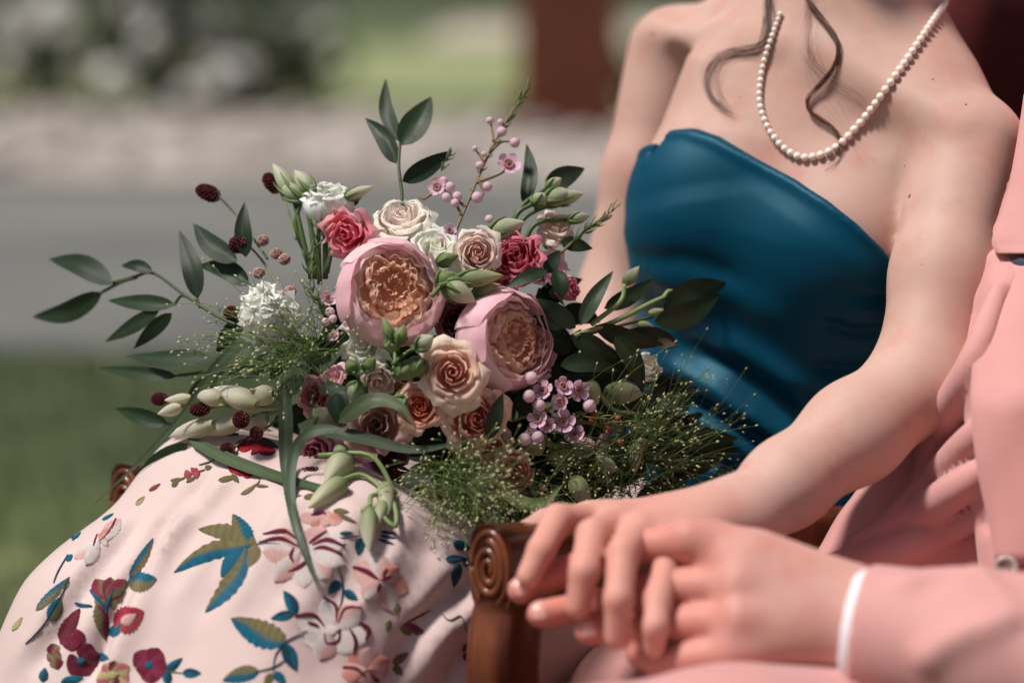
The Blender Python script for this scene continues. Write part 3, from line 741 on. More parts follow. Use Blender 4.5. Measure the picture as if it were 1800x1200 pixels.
# the skirt of the jacket, bunched in rolls over the lap
jk.chain([P(1790, 740, 2.005), P(1700, 850, 2.005), P(1590, 965, 1.985), P(1480, 1050, 1.955)], [.074, .066, .052, .040], .03, .03)
s2 = SDF(); s2.p = list(jk.p)
rolls = [([(1755, 510), (1700, 650), (1650, 760), (1622, 850)], .0135), ([(1770, 690), (1712, 770), (1650, 840), (1565, 908)], .013), ([(1775, 790), (1700, 850), (1620, 900), (1500, 952)], .0135), ([(1765, 890), (1682, 920), (1582, 962), (1450, 992)], .014)]
for k_, (pl, r) in enumerate(rolls):
    q, _ = march(s2, [a for a, b in pl], [b for a, b in pl], default=1.95); q = spline(q, 30)
    for _ in range(8): q[1:-1] = (q[:-2]+2*q[1:-1]+q[2:])/4
    tt = np.linspace(0, 1, 30); rr = r*(.25+.85*np.sin(np.pi*np.minimum(1, .1+.75*tt))); q = q-FW*.002+RT*(.002*np.sin(tt*6+k_))[:, None]
    jk.chain(list(q), list(rr), .0075, .0002)
for pl, am, sg in (([(1806, 500), (1790, 640), (1794, 800)], -.008, .009), ([(1800, 820), (1780, 900), (1770, 980)], -.006, .008), ([(1790, 300), (1800, 360), (1830, 420)], -.008, .007)):
    q, _ = march(s2, [a for a, b in pl], [b for a, b in pl], default=1.9); jk.ridge(spline(q, 8), am, sg)
jk.post = lambda p, d: d-.0012*vnoise(p, 40)
V, F = jk.mesh((.16, 1.66, .38), (.70, 2.25, 1.34), .0041); jacket = mesh_obj('jacket', V, F, M['pink'], GR)
# crisp front edge and lapel
def flap(name, left, dfun, wide, n=26, m=9, th=.0035):
    L = spline(left, n); V = []
    for s_ in (0, 1):
        for i in range(n):
            for j in range(m):
                u = j/(m-1); x = L[i][0]+wide*u; V.append(P(x, L[i][1], dfun(L[i][1])-.016*math.sin(u*1.6)+.006*(1-u)**3+th*s_+.0012*math.sin(L[i][1]*.03+u*4)))
    g = grid_faces(n, m); N_ = n*m; F = [f[::-1] for f in g]+[tuple(k+N_ for k in f) for f in g]
    per = [i*m for i in range(n)]+[(n-1)*m+j for j in range(1, m)]+[i*m+m-1 for i in range(n-2, -1, -1)]+[j for j in range(m-2, 0, -1)]
    F += [(per[k], per[(k+1) % len(per)], per[(k+1) % len(per)]+N_, per[k]+N_) for k in range(len(per))]
    return mesh_obj(name, V, F, M['pink'], GR)
fd = lambda y: float(np.interp(y, [150, 430, 560, 700, 985], [2.0, 1.950, 1.896, 1.846, 1.826]))
flap('jacket_front', [(1757, 455), (1748, 495), (1734, 540), (1716, 605), (1707, 665), (1708, 745), (1720, 840), (1738, 920), (1750, 992)], fd, 130)
flap('lapel', [(1800, 165), (1787, 250), (1771, 335), (1756, 385), (1743, 424), (1752, 446)], lambda y: fd(y)-.008, 110)
tr = SDF()
tr.chain([P(1900, 1330, 1.90), P(1300, 1408, 1.66), P(620, 1440, 1.60)], [.105, .088, .074], .04, .03)
T0 = P(620, 1440, 1.60); tr.cone(T0, np.array([T0[0]-.06, T0[1]+.04, .06]), .074, .055, .03)
tr.chain([P(1900, 1330, 2.1), P(1400, 1200, 2.06), P(1150, 1260, 2.0)], [.105, .085, .07], .04, .03)
T1 = P(1150, 1260, 2.0); tr.cone(T1, np.array([T1[0]-.03, T1[1]+.02, .06]), .068, .055, .03)
tr.post = lambda p, d: d-.0016*vnoise(p, 34)
V, F = tr.mesh((-.34, 1.42, .03), (.62, 2.3, .80), .006); mesh_obj('trousers', V, F, M['pink'], GR)
M['shoe'] = simple('brown_leather', srgb(70, 44, 30), srgb(90, 58, 40), 20, .35)
for T in (T0, T1):
    s3 = SDF(); a = np.array([T[0]-.05, T[1]+.06, .05]); s3.chain([a, a+np.array([-.1, -.06, -.005]), a+np.array([-.19, -.1, -.012])], [.046, .044, .036], .02, .02); s3.cut(lambda p: .002-p[..., 2])
    V, F = s3.mesh(a-.26, a+.1, .008); mesh_obj('shoe', V, F, M['shoe'], GR)
# button and tie
bq = P(1768, 998, 1.812)[None]; bn = nrm(grad(jk, bq)[0]*.5-FW); bu = nrm(np.cross(bn, ZZ)); bv = np.cross(bn, bu)
M['horn'] = simple('grey_horn_button', srgb(150, 132, 124), srgb(196, 180, 170), 120, .35)
mb = MB(); V = []; pr = [(0, .0012), (.0045, .0012), (.006, .0026), (.0085, .003), (.0098, .0018), (.0098, -.001)]
for r, z in pr: V += [bq[0]+bn*(z+.002)+bu*r*math.cos(t)+bv*r*math.sin(t) for t in np.linspace(0, 2*math.pi, 20, endpoint=False)]
F = []
for i in range(len(pr)-1):
    for k in range(20): k2 = (k+1) % 20; F.append((i*20+k, i*20+k2, (i+1)*20+k2, (i+1)*20+k))
mb.add(V, F); btn = mb.build('button', M['horn'], GR)
for a in range(4):
    t = a*math.pi/2+.6; c = bq[0]+bn*.0038+bu*.0024*math.cos(t)+bv*.0024*math.sin(t); mb = MB(); mb.add(np.array(ico)*.0009+c, icf); mb.build('thread_hole', M['navy'], btn)
s4 = SDF(); s4.chain([P(1835, 380, 1.965), P(1812, 470, 1.945), P(1822, 560, 1.93)], [.012, .017, .010], .01, .01); V, F = s4.mesh(P(1812, 470, 1.945)-.08, P(1812, 470, 1.945)+.08, .004); mesh_obj('tie', V, F, M['navy'], GR)
# ------------------------------------------------------------------ embroidery on the skirt
def Z(x, y): return (x*.5, 780+y*.5)
TE, TD, OL, MA, PK, WH, CO, RE, CR = (srgb(14, 112, 142), srgb(10, 74, 96), srgb(138, 126, 84), srgb(132, 26, 58), srgb(246, 192, 184), srgb(252, 236, 230), srgb(238, 154, 138), srgb(188, 30, 44), srgb(214, 196, 140))
def on_skirt(pts2, lift):
    out = []
    last = 1.93
    for (x, y), l in zip(pts2, lift):
        h, n = hitpix(skirt_bvh, x, y)
        for k in range(12):
            if h is not None: break
            x += 5; y += 5; h, n = hitpix(skirt_bvh, x, y)
        if h is None: h, n = P(x, y, last), -FW
        out.append(h+n*l)
    return np.array(out)
def e_leaf(mb, x0, y0, x1, y1, w, ca, cb=None, bend=0, rim=None, blunt=.75, nu=9, nv=17, lift=.0006):
    a = np.array(Z(x0, y0)); b = np.array(Z(x1, y1)); d = b-a; L = np.linalg.norm(d); nn = np.array([-d[1], d[0]])/L
    cb = ca if cb is None else cb; pts = []; lf = []; C = []; U = []
    for i in range(nu):
        u = (i/(nu-1))*2-1
        for j in range(nv):
            v = j/(nv-1); ww = w*.25*(math.sin(math.pi*min(1, v**blunt))**.75+.04)
            jag = 1+.10*math.sin(j*2.9+x0)
            q = a+d*v+nn*(bend*L*.25*math.sin(math.pi*v)+u*ww*jag); pts.append(q); lf.append(.0004+lift*(1-u*u)**.5)
            k = .5+.5*math.tanh((u+.25*math.sin(v*5+.5)+.22*(j % 2)-.1)*9); c = np.array(ca)*(1-k)+np.array(cb)*k
            if rim is not None and (abs(u) > .8 or j >= nv-2): c = np.array(rim)
            C.append(c*(((.80 if j % 2 else 1.08) if c.sum() < 1.3 else (.94 if j % 2 else 1.02))+.08*random.random())); U.append((u*1.2, v*L/8))
    mb.add(on_skirt(pts, lf), grid_faces(nu, nv), C, U)
def e_stroke(mb, pts, w, c, lift=.0018):
    pts = spline([Z(*p) for p in pts], max(6, 4*len(pts))); n = len(pts); T = np.gradient(pts, axis=0); T /= np.linalg.norm(T, axis=1)[:, None]; N = np.stack([-T[:, 1], T[:, 0]], 1)
    q = []; lf = []; U = []
    for i in range(n):
        for u in (-1, -.4, .4, 1):
            q.append(pts[i]+N[i]*u*w*.25*(.45+.55*math.sin(math.pi*min(1, max(0, i/(n-1)))))); lf.append(.0005+lift*(1-u*u)**.5); U.append((u, i*.7))
    V = on_skirt(q, lf); V = V.reshape(n, 4, 3).transpose(1, 0, 2).reshape(-1, 3); U = np.array(U).reshape(n, 4, 2).transpose(1, 0, 2).reshape(-1, 2)
    mb.add(V, grid_faces(4, n), np.array(c), U)
def e_flower(c, tips, w, ca, cb, strokes=(), sc=MA, sw=16, centre=None, rim=None):
    mb = MB()
    for i, t in enumerate(tips):
        e_leaf(mb, c[0], c[1], t[0], t[1], w*random.uniform(.9, 1.15), ca if not isinstance(ca, list) else ca[i % len(ca)], cb, rim=rim, blunt=1.2, lift=.0005+.0003*(i % 3))
    for s_ in strokes: e_stroke(mb, s_, sw, sc, .0014)
    if centre is not None: e_leaf(mb, c[0]-centre[1], c[1]+4, c[0]+centre[1], c[1]-4, centre[1]*2, centre[0], lift=.002)
    mb.build('embroidered_flower', M['thread'], skirt)
e_flower((1062, 372), [(910, 325), (925, 380), (965, 485), (1070, 505), (1165, 475), (1212, 425), (1212, 345), (1150, 300), (1010, 300)], 78, [WH, PK, PK, WH, PK, WH], WH,
         [[(915, 348), (985, 333), (1052, 362)], [(930, 318), (1000, 308), (1046, 338)], [(1150, 308), (1110, 335), (1088, 352)], [(1208, 358), (1150, 338), (1100, 356)], [(1203, 388), (1140, 366), (1104, 372)], [(1034, 365), (1024, 395), (1034, 418)], [(1092, 400), (1060, 430), (1014, 450)]], sw=22)
e_flower((1168, 655), [(1040, 612), (1148, 535), (1272, 572), (1296, 690), (1248, 735), (1122, 758), (1070, 700)], 80, [WH, WH, PK], WH,
         [[(1035, 605), (1100, 600), (1140, 640)], [(1135, 535), (1180, 570), (1185, 625)], [(1272, 572), (1215, 580), (1190, 630)], [(1262, 625), (1295, 650), (1285, 690)], [(1230, 650), (1250, 690), (1242, 735)], [(1140, 665), (1150, 700), (1190, 690), (1195, 650)], [(1080, 625), (1120, 640)]], sw=17, centre=(WH, 24))
e_flower((1335, 478), [(1240, 430), (1330, 385), (1400, 435), (1432, 520), (1380, 590), (1278, 545)], 74, [PK, WH, CO, CO, WH, WH], PK, [[(1240, 432), (1290, 450), (1330, 478)], [(1375, 462), (1340, 478)], [(1325, 520), (1335, 490)], [(1360, 440), (1345, 470)]], sw=24)
e_flower((1290, 792), [(1235, 725), (1300, 715), (1368, 760), (1365, 800), (1280, 850), (1200, 810)], 72, [CO, PK, CO], PK, [[(1205, 785), (1250, 790), (1280, 815)], [(1330, 835), (1300, 805)]], sw=24)
e_flower((528, 778), [(472, 735), (560, 718), (586, 795), (535, 842), (480, 795)], 74, MA, srgb(150, 52, 84), centre=(TE, 15))
e_flower((400, 812), [(365, 775), (405, 760), (455, 780), (455, 830), (400, 850), (342, 835)], 56, [srgb(206, 110, 116), MA, srgb(206, 110, 116)], CR, centre=(CR, 18))
e_flower((285, 762), [(235, 775), (318, 702), (345, 735), (315, 812), (245, 805)], 70, MA, srgb(106, 24, 52), centre=(TE, 14))
e_flower((255, 690), [(212, 668), (298, 668), (280, 712), (225, 712)], 56, MA, srgb(140, 40, 66))
e_flower((192, 745), [(168, 760), (205, 790), (215, 735), (185, 700)], 46, [srgb(150, 54, 90), MA], OL)
e_flower((372, 548), [(335, 475), (392, 470), (442, 478), (420, 545), (345, 580)], 60, [srgb(160, 46, 78), MA], OL, [[(318, 515), (345, 545), (372, 585)], [(400, 510), (378, 560), (372, 595)]], sc=TE, sw=17)
mb = MB(); e_leaf(mb, 345, 560, 372, 690, 50, MA, OL); e_stroke(mb, [(262, 558), (290, 568), (325, 570)], 14, TE); mb.build('embroidered_leaf', M['thread'], skirt)
e_flower((350, 345), [(262, 402), (300, 425), (372, 330), (425, 265), (330, 335), (395, 300)], 44, [PK, WH, CO], WH, [[(410, 265), (385, 310), (350, 345)], [(345, 320), (330, 360)]], sw=10)
e_flower((845, 92), [(802, 78), (835, 66), (868, 84), (892, 108), (840, 112)], 40, RE, srgb(206, 44, 60))
e_flower((890, 15), [(830, 0), (870, -8), (930, 4), (970, 28), (905, 34)], 44, RE, srgb(150, 20, 40))
e_flower((1650, 725), [(1632, 705), (1665, 700), (1640, 765), (1672, 760)], 36, RE, MA)
e_flower((1125, 262), [(1050, 258), (1090, 285), (1160, 285), (1205, 268), (1170, 245)], 40, [PK, CO], PK, [[(1095, 252), (1130, 242), (1148, 250)]], sw=16)
e_flower((675, 104), [(648, 112), (690, 90), (702, 102)], 34, srgb(196, 80, 92), srgb(206, 100, 106))
mb = MB(); e_leaf(mb, 402, 640, 505, 588, 92, srgb(176, 42, 66), srgb(196, 76, 84)); e_leaf(mb, 430, 632, 480, 600, 40, PK, lift=.0016); mb.build('embroidered_rosebud', M['thread'], skirt)
mb = MB(); e_leaf(mb, 1405, 642, 1492, 662, 44, srgb(170, 60, 92), OL); mb.build('embroidered_rosebud', M['thread'], skirt)
mb = MB(); e_leaf(mb, 210, 690, 282, 578, 52, MA, srgb(110, 22, 44)); mb.build('embroidered_rosebud', M['thread'], skirt)
ELEAF = [(905, 352, 698, 300, 76, OL, OL, .25), (882, 345, 820, 248, 74, OL, TE, -.1), (892, 352, 612, 452, 74, TE, OL, .35), (868, 365, 722, 592, 84, TE, OL, -.3), (858, 365, 778, 468, 76, TE, TE, .1), (905, 355, 872, 432, 60, OL, OL, 0),
  (1195, 315, 1242, 312, 18, TE, TD, 0), (1270, 330, 1258, 390, 44, TE, TD, 0), (1272, 322, 1264, 285, 18, TE, TD, 0), (1336, 308, 1394, 316, 14, TD, TD, 0), (1334, 322, 1392, 332, 14, TD, TD, 0), (1330, 334, 1386, 354, 14, TD, TD, 0),
  (1592, 348, 1655, 368, 40, TE, TD, 0), (1565, 405, 1638, 402, 34, TD, TE, 0), (1612, 420, 1594, 502, 42, TD, TD, 0), (1630, 428, 1656, 398, 34, TD, TD, 0), (1195, 480, 1153, 527, 44, TE, TD, 0), (1210, 515, 1258, 548, 38, TE, TD, 0),
  (1040, 598, 998, 516, 52, TE, TD, .2), (1030, 595, 953, 614, 40, TE, TD, 0), (1005, 695, 813, 613, 112, TE, OL, -.15), (1000, 702, 1042, 797, 60, TE, TD, 0), (910, 795, 783, 832, 66, TE, OL, .1), (965, 800, 1005, 845, 40, TE, TE, 0), (958, 805, 930, 850, 36, OL, OL, 0),
  (455, 470, 538, 332, 44, TE, OL, .1), (450, 490, 550, 474, 84, TE, OL, .1), (128, 585, 246, 468, 40, TE, OL, 0), (178, 622, 212, 538, 62, TE, OL, 0), (44, 655, 80, 608, 24, CR, CR, 0), (578, 805, 642, 752, 38, TE, TD, 0), (642, 805, 708, 805, 40, TD, TE, 0), (590, 845, 588, 785, 40, TE, TD, 0),
  (338, 742, 384, 754, 34, TE, TE, 0), (150, 835, 160, 786, 40, TE, TD, 0), (215, 838, 292, 822, 40, TE, TD, 0), (1400, 560, 1394, 602, 22, OL, OL, 0), (1370, 618, 1360, 662, 26, OL, OL, 0), (1380, 772, 1436, 733, 38, OL, OL, 0), (1383, 780, 1416, 810, 34, OL, OL, 0),
  (385, 672, 428, 632, 46, TE, TE, 0), (768, 130, 832, 114, 24, OL, OL, 0), (815, 108, 840, 135, 24, OL, OL, 0), (848, 178, 905, 140, 20, OL, OL, .2), (900, 148, 945, 150, 14, OL, OL, 0), (998, 176, 1062, 184, 18, OL, OL, 0), (1068, 190, 1115, 178, 24, OL, OL, 0), (1172, 236, 1228, 240, 26, OL, OL, 0), (1190, 250, 1252, 276, 20, OL, OL, 0),
  (605, 150, 628, 130, 22, OL, OL, 0), (478, 215, 510, 185, 20, OL, CR, 0), (600, 130, 650, 122, 16, OL, OL, 0), (655, 135, 690, 115, 16, OL, OL, 0), (720, 85, 745, 80, 22, OL, OL, 0), (525, 165, 565, 140, 18, OL, srgb(190, 60, 70), 0), (215, 300, 245, 270, 14, TE, TE, 0), (232, 410, 256, 390, 26, TE, TE, 0), (360, 268, 400, 245, 14, TE, TE, 0)]
for q in ELEAF:
    mb = MB(); e_leaf(mb, *q[:4], q[4]*.82, q[5], q[6], q[7]); mb.build('embroidered_leaf', M['thread'], skirt)
for k in range(15):        # the pattern goes on towards the hem
    x, y = 60+random.uniform(0, 1200), 930+random.uniform(0, 460); r_ = random.uniform(55, 95); a0 = random.random()*6
    if k % 3 == 2:
        mb = MB(); e_leaf(mb, x, y, x+1.6*r_*math.cos(a0), y+1.6*r_*math.sin(a0), 70, TE, OL, .1); mb.build('embroidered_leaf', M['thread'], skirt)
    else:
        e_flower((x, y), [(x+r_*math.cos(a0+q*1.257), y+r_*math.sin(a0+q*1.257)) for q in range(5)], r_*.9, *((MA, srgb(150, 52, 84)) if k % 2 else ([WH, PK], WH)), centre=(TE, 14))
ESTEM = [([(1190, 430), (1206, 500), (1200, 560), (1182, 610)], 7, TD), ([(1080, 655), (1010, 692), (970, 740), (960, 800)], 6, TD), ([(1000, 760), (960, 785), (900, 800)], 6, TD), ([(242, 480), (200, 560), (150, 640), (92, 702)], 6, TD), ([(1425, 628), (1470, 605), (1512, 584)], 7, MA),
  ([(1195, 330), (1240, 326), (1275, 322)], 6, TD), ([(905, 352), (940, 350), (985, 352)], 7, TE), ([(450, 480), (430, 520), (425, 560)], 5, TD), ([(700, 75), (740, 62), (765, 50)], 5, OL), ([(605, 148), (650, 118), (720, 90)], 5, OL), ([(905, 112), (912, 135), (880, 160)], 5, OL), ([(570, 800), (600, 800), (645, 806)], 5, OL), ([(1550, 595), (1580, 620), (1620, 605), (1640, 660)], 5, OL), ([(240, 390), (205, 450), (190, 490)], 5, TD)]
for pts, w, c in ESTEM:
    mb = MB(); e_stroke(mb, pts, w, c, .0008); mb.build('embroidered_stem', M['thread'], skirt)

# ------------------------------------------------------------------ pearls
nk = empty('pearl_necklace', NB+np.array([0, -.06, 0])); tag(nk, 'single strand of cream pearls around the bride\'s neck', 'necklace')
path2 = spline([(1374, 28), (1362, 60), (1350, 95), (1340, 140), (1338, 182), (1350, 222), (1372, 254), (1402, 276), (1432, 278), (1470, 262), (1512, 219), (1552, 168), (1592, 112), (1628, 56), (1664, -4)], 400)
pp = []
for x, y in path2:
    h, n = hitpix(body_bvh, x, y, 2.22); pp.append(h+n*.003)
pp = np.array(pp)
for _ in range(12): pp[1:-1] = (pp[:-2]+2*pp[1:-1]+pp[2:])/4
a, b_ = pp[0], pp[-1]; nc = NB+(NT-NB)*.35
back = spline([b_, nc+nrm(b_-nc)*.062-hf*.03, nc-hf*.066, nc+nrm(a-nc)*.062-hf*.03, a], 80)
loop = np.vstack([pp, back[1:-1]]); L = np.concatenate([[0], np.cumsum(np.linalg.norm(np.diff(loop, axis=0), axis=1))])
sphV = []; sphF = []
for i in range(9):
    for j in range(12):
        t = math.pi*i/8; f = 2*math.pi*j/12; sphV.append((math.sin(t)*math.cos(f), math.sin(t)*math.sin(f), math.cos(t)))
for i in range(8):
    for j in range(12): j2 = (j+1) % 12; sphF.append((i*12+j, (i+1)*12+j, (i+1)*12+j2, i*12+j2))
s_ = 0; Lf = L[len(pp)-1]; pm = {}
while s_ < L[-1]-.004:
    q = np.array([np.interp(s_, L, loop[:, k]) for k in range(3)])
    u = min(1, s_/Lf); r = .0025+.0011*max(0, math.sin(math.pi*min(1, u*1.05))) if s_ < Lf else .0023
    r = round(r, 4)
    if r not in pm:
        o = mesh_obj('pearl', np.array(sphV)*r+q, sphF, M['pearl'], nk, origin=q); pm[r] = o.data
    else:
        o = bpy.data.objects.new('pearl', pm[r]); col.objects.link(o); place(o, q, nk)
    s_ += 2*r*1.03
# ------------------------------------------------------------------ loose curls
def curl(pts, n, spread, r, seed, fall=.004):
    rr = random.Random(seed); mb = MB()
    base = spline(pts, 44)
    for k in range(n):
        ox, oy = rr.gauss(0, spread), rr.gauss(0, spread); ph = rr.uniform(0, 6); am = rr.uniform(.4, 1.6)*spread; st = rr.randint(0, 3); en = len(base)-rr.randint(0, 6)
        q = []
        for i in range(st, en):
            t = i/len(base); x = base[i][0]+ox*(1+.8*math.sin(t*7+ph))+am*math.sin(t*9+ph); y = base[i][1]+oy*(1+t)+am*math.cos(t*8+ph)
            h, nn_ = hitpix(body_bvh, x, y, 2.2); q.append(h+nn_*(fall+.0015*math.sin(t*8+ph+k)))
        q = np.array(q)
        for _ in range(6): q[1:-1] = (q[:-2]+2*q[1:-1]+q[2:])/4
        tube(mb, q, np.linspace(r, r*.4, len(q)), 4, (1, 1, 1))
    mb.build('hair_curl', M['hair'], BR)
curl([(1412, -20), (1432, 20), (1464, 62), (1478, 98), (1462, 132), (1430, 166), (1418, 186), (1430, 206), (1462, 224), (1480, 250), (1470, 278), (1446, 296)], 22, 1.6, .0003, 3)
curl([(1425, -20), (1424, 40), (1424, 90), (1452, 130), (1500, 160), (1530, 185), (1522, 210)], 9, 4, .00014, 5)
curl([(1440, -20), (1425, 50), (1430, 100), (1470, 150), (1500, 220), (1540, 250)], 3, 9, .00011, 8)
curl([(1356, -20), (1352, 40), (1352, 78), (1310, 88), (1266, 102), (1246, 132), (1250, 165), (1270, 188), (1294, 203)], 18, 2.0, .00026, 11)
curl([(1352, -20), (1350, 40), (1340, 86), (1300, 90), (1268, 110), (1262, 145), (1275, 180), (1296, 200)], 8, 3, .0002, 12)
curl([(1366, -20), (1358, 40), (1352, 90)], 10, 4, .00016, 14)
M['mole'] = simple('mole', srgb(92, 50, 38), srgb(110, 62, 48), 200, .6)
for x, y, r in ((1147, 60, .0016), (1599, 345, .0018), (1590, 292, .0007), (1640, 140, .0009), (1698, 184, .0010), (1098, 412, .001), (1545, 590, .0009), (1300, 172, .0007), (1620, 465, .0006), (1470, 470, .0007)):
    h, n = hitpix(body_bvh, x, y)
    if h is None: continue
    u = nrm(np.cross(n, ZZ)); w = np.cross(n, u); B3 = np.stack([u*r, w*r*1.2, n*r*.35])
    mesh_obj('mole', np.array(ico)@B3+h, icf, M['mole'], BR)
# ------------------------------------------------------------------ bouquet
BQ = empty('bouquet', P(870, 790, 2.10)); tag(BQ, 'bouquet of pink garden roses, lisianthus, waxflower and trailing greenery on the lap', 'bouquet')
BIND = P(905, 830, 2.13)
def dep(x, y): return 1.955+.085*((x-770)/330)**2*.55+.06*max(0, (620-y)/330)**2*.8
FRONT = False
def Q(x, y, o=0):
    d = dep(x, y)+o
    if FRONT and y > 760:
        h, n = hitpix(skirt_bvh, x, y)
        if h is not None: d = min(d, float((h-CAM)@FW)-.009)
    return P(x, y, d)
def basis(ax):
    z = nrm(ax); x = nrm(np.cross(z, [.2, .1, .97])); return np.stack([x, np.cross(z, x), z])
def cubic(ctrl, v):
    c = np.asarray(ctrl, float); return spline(c, 41)[np.clip((np.asarray(v)*40).round().astype(int), 0, 40)]
def petal(parent, o, B, R, ctrl, th0, hw, c0, c1, ruf=.02, spiral=.05, notch=.16, nu=9, nv=9, freq=3.0, name='petal', point=0, squash=1, mat='petal'):
    rr = random.random; ph = rr()*6; ph2 = rr()*6; V = []; C = []; U = []
    prof = spline(np.asarray(ctrl, float), 40)
    for i in range(nu):
        u = 2*i/(nu-1)-1; top = 1-notch*abs(u)**2.6+point*.1*(1-abs(u))**2
        for j in range(nv):
            v = j/(nv-1); s = min(1, v*top)*39; k = int(s); f = s-k; k2 = min(39, k+1); r, z = prof[k]*(1-f)+prof[k2]*f
            th = th0+u*hw*(.55+.45*min(1, v*2))
            w = ruf*v*v*(math.sin(freq*u*2+ph)+.6*math.sin(freq*3.7*u+ph2))
            r = r*(1+spiral*u)+w; z = z+w*.7+.02*math.sin(ph2+u*2)*v
            V.append(o+R*(B[0]*r*math.cos(th)+B[1]*r*math.sin(th)*squash+B[2]*z))
            m = v**1.3; C.append(np.array(c0)*(1-m)+np.array(c1)*m); U.append((u, v))
    C = np.array(C)
    if C.mean() > .22: C = np.minimum(C*1.25, .96)
    return mesh_obj(name, V, grid_faces(nu, nv), M[mat], parent, colors=C, uvs=U)
def core(name, o, B, R, c=srgb(92, 112, 66)):
    V = np.array(sphV)*np.array([.3, .3, .34])*R; V = V@B+o-B[2]*R*.86
    return mesh_obj(name, V, sphF, M['green'], BQ, colors=np.tile(np.array(c), (len(V), 1)))
def lerp(a, b, t): return a+(b-a)*t
def mixcol(a, b, t): return tuple(np.array(a)*(1-t)+np.array(b)*t)
def calyx(parent, o, B, R, n=5):
    mb = MB()
    for k in range(n):
        a = k*2*math.pi/n+.3; pts = [o+R*(B[0]*math.cos(a)*r+B[1]*math.sin(a)*r+B[2]*z) for r, z in ((.12, -.72), (.5, -.55), (.8, -.35))]
        tube(mb, spline(pts, 5), np.array([.08, .1, .08, .05, .01])*R, 4, srgb(96, 120, 68))
    mb.build('sepal', M['green'], parent)
def rose(x, y, r, ax, inner, outer, N=18, off=0, open_=1.0, ruf=.02, tight=1.0, name='spray_rose', label=None, depth=1.0):
    o = Q(x, y, off); R = r*KPX*dep(x, y); B = basis(CD(*ax)); c = core(name, o, B, R)
    if label: c['label'] = label
    N += 3
    for i in range(N):
        t = i/(N-1); g = i*2.4+random.uniform(-.2, .2)
        g += random.uniform(-.3, .3)*t; rt = (.05+.9*t if t < .36 else lerp(.43, .98*open_, (t-.36)/.64))*random.uniform(.94, 1.06); rb = (.10+.85*t if t < .36 else lerp(.42, .80, (t-.36)/.64)); zt = (lerp(.34, .10-.10*open_, t**1.3)+random.uniform(-.05, .05)*t)*depth
        curl_ = .035+max(0, t-.25)*.26*open_; ctrl = [(.05, -.62*depth), (rb*.75, -.40*depth), (rb, -.05*depth+.1*(1-t)), (rt, zt), (rt+curl_, zt-.02-.16*t*t*open_)]
        ci = mixcol(inner, outer, t**.8)
        petal(c, o, B, R, ctrl, g, lerp(1.1, .66, t)*tight, mixcol(ci, inner, .35), mixcol(ci, (.9, .82, .76), .12+.15*t), (ruf+.015)*(0.4+t), .22*max(0, 1-2*t)+.05, notch=.18+.14*random.random(), point=1.4)
    calyx(c, o, B, R); return c
def garden_rose(x, y, r, ax, off=0, squash=1.0, label=None):
    o = Q(x, y, off); R = r*KPX*dep(x, y); B = basis(CD(*ax)); c = core('garden_rose', o, B, R)
    if label: c['label'] = label
    ap, ap2, pk, lt = srgb(252, 164, 122), srgb(252, 200, 174), srgb(236, 174, 186), srgb(242, 204, 206)
    # guard petals, a deep cup
    for i in range(7):
        g = i*2*math.pi/7+random.uniform(-.15, .15)
        petal(c, o, B, R, [(.06, -.95), (.62, -.80), (.97, -.30), (.95, .12), (.80, .30+.06*random.random())], g, .66, lt, mixcol(pk, lt, random.random()), .018, .05, .10, 11, 11, 2.2)
    for i in range(6):
        g = i*2*math.pi/6+.5+random.uniform(-.2, .2)
        petal(c, o, B, R, [(.06, -.9), (.56, -.74), (.86, -.28), (.84, .10), (.70, .24+.08*random.random())], g, .66, lt, mixcol(lt, ap2, .25), .024, .05, .08, 11, 11, 2.5)
    for i in range(7):
        g = i*2*math.pi/7+.2+random.uniform(-.2, .2)
        petal(c, o, B, R, [(.05, -.8), (.45, -.6), (.72, -.22), (.70, .06), (.58, .17+.1*random.random())], g, .52, ap2, mixcol(ap2, lt, .45), .035, .06, .06, 11, 9, 3)
    # full heart of small crumpled petals
    fl = MB(); fv = [o+R*(B[0]*.62*r_*math.cos(t)+B[1]*.62*r_*math.sin(t)+B[2]*(-.01+.1*r_*r_)) for r_ in (0.02, .35, .7, 1) for t in np.linspace(0, 2*math.pi, 20, endpoint=False)]
    fl.add(fv, [(i*20+k, i*20+(k+1) % 20, (i+1)*20+(k+1) % 20, (i+1)*20+k) for i in range(3) for k in range(20)], mixcol(ap, ap2, .5)); fl.build('heart', M['petal'], c)
    for ring, (n, rad, zr) in enumerate(((8, .57, .16), (8, .47, .15), (6, .36, .13), (5, .25, .11), (3, .14, .09))):
        for k in range(n):
            g = k*2*math.pi/n+ring*.55+random.uniform(-.3, .3); ra = rad*random.uniform(.88, 1.1); z0 = zr+random.uniform(-.03, .06); lean = random.uniform(-.10, .10)
            of = o+R*.05*(B[0]*random.uniform(-1, 1)+B[1]*random.uniform(-1, 1))
            petal(c, of, B, R, [(ra*.74, -.10), (ra*.92, .0), (ra*1.04, z0-.02), (ra*(1.0+lean), z0+.07), (ra*(.90+lean*2), z0+.11)], g, random.uniform(.42, .62), mixcol(ap, ap2, .2+.1*(4-ring)), mixcol(ap2, lt, random.uniform(.05, .5)), random.uniform(.025, .045), random.uniform(-.3, .3), .10, 11, 7, random.uniform(2.5, 5), mat='heart')
    mb = MB()
    for k in range(14):
        a = random.random()*6.28; rr_ = .05*random.random(); mb.add(np.array(ico)*R*.022+o+R*(B[0]*rr_*math.cos(a)+B[1]*rr_*math.sin(a)+B[2]*.08), icf, srgb(226, 170, 90))
    mb.build('stamens', M['green'], c); calyx(c, o, B, R); return c
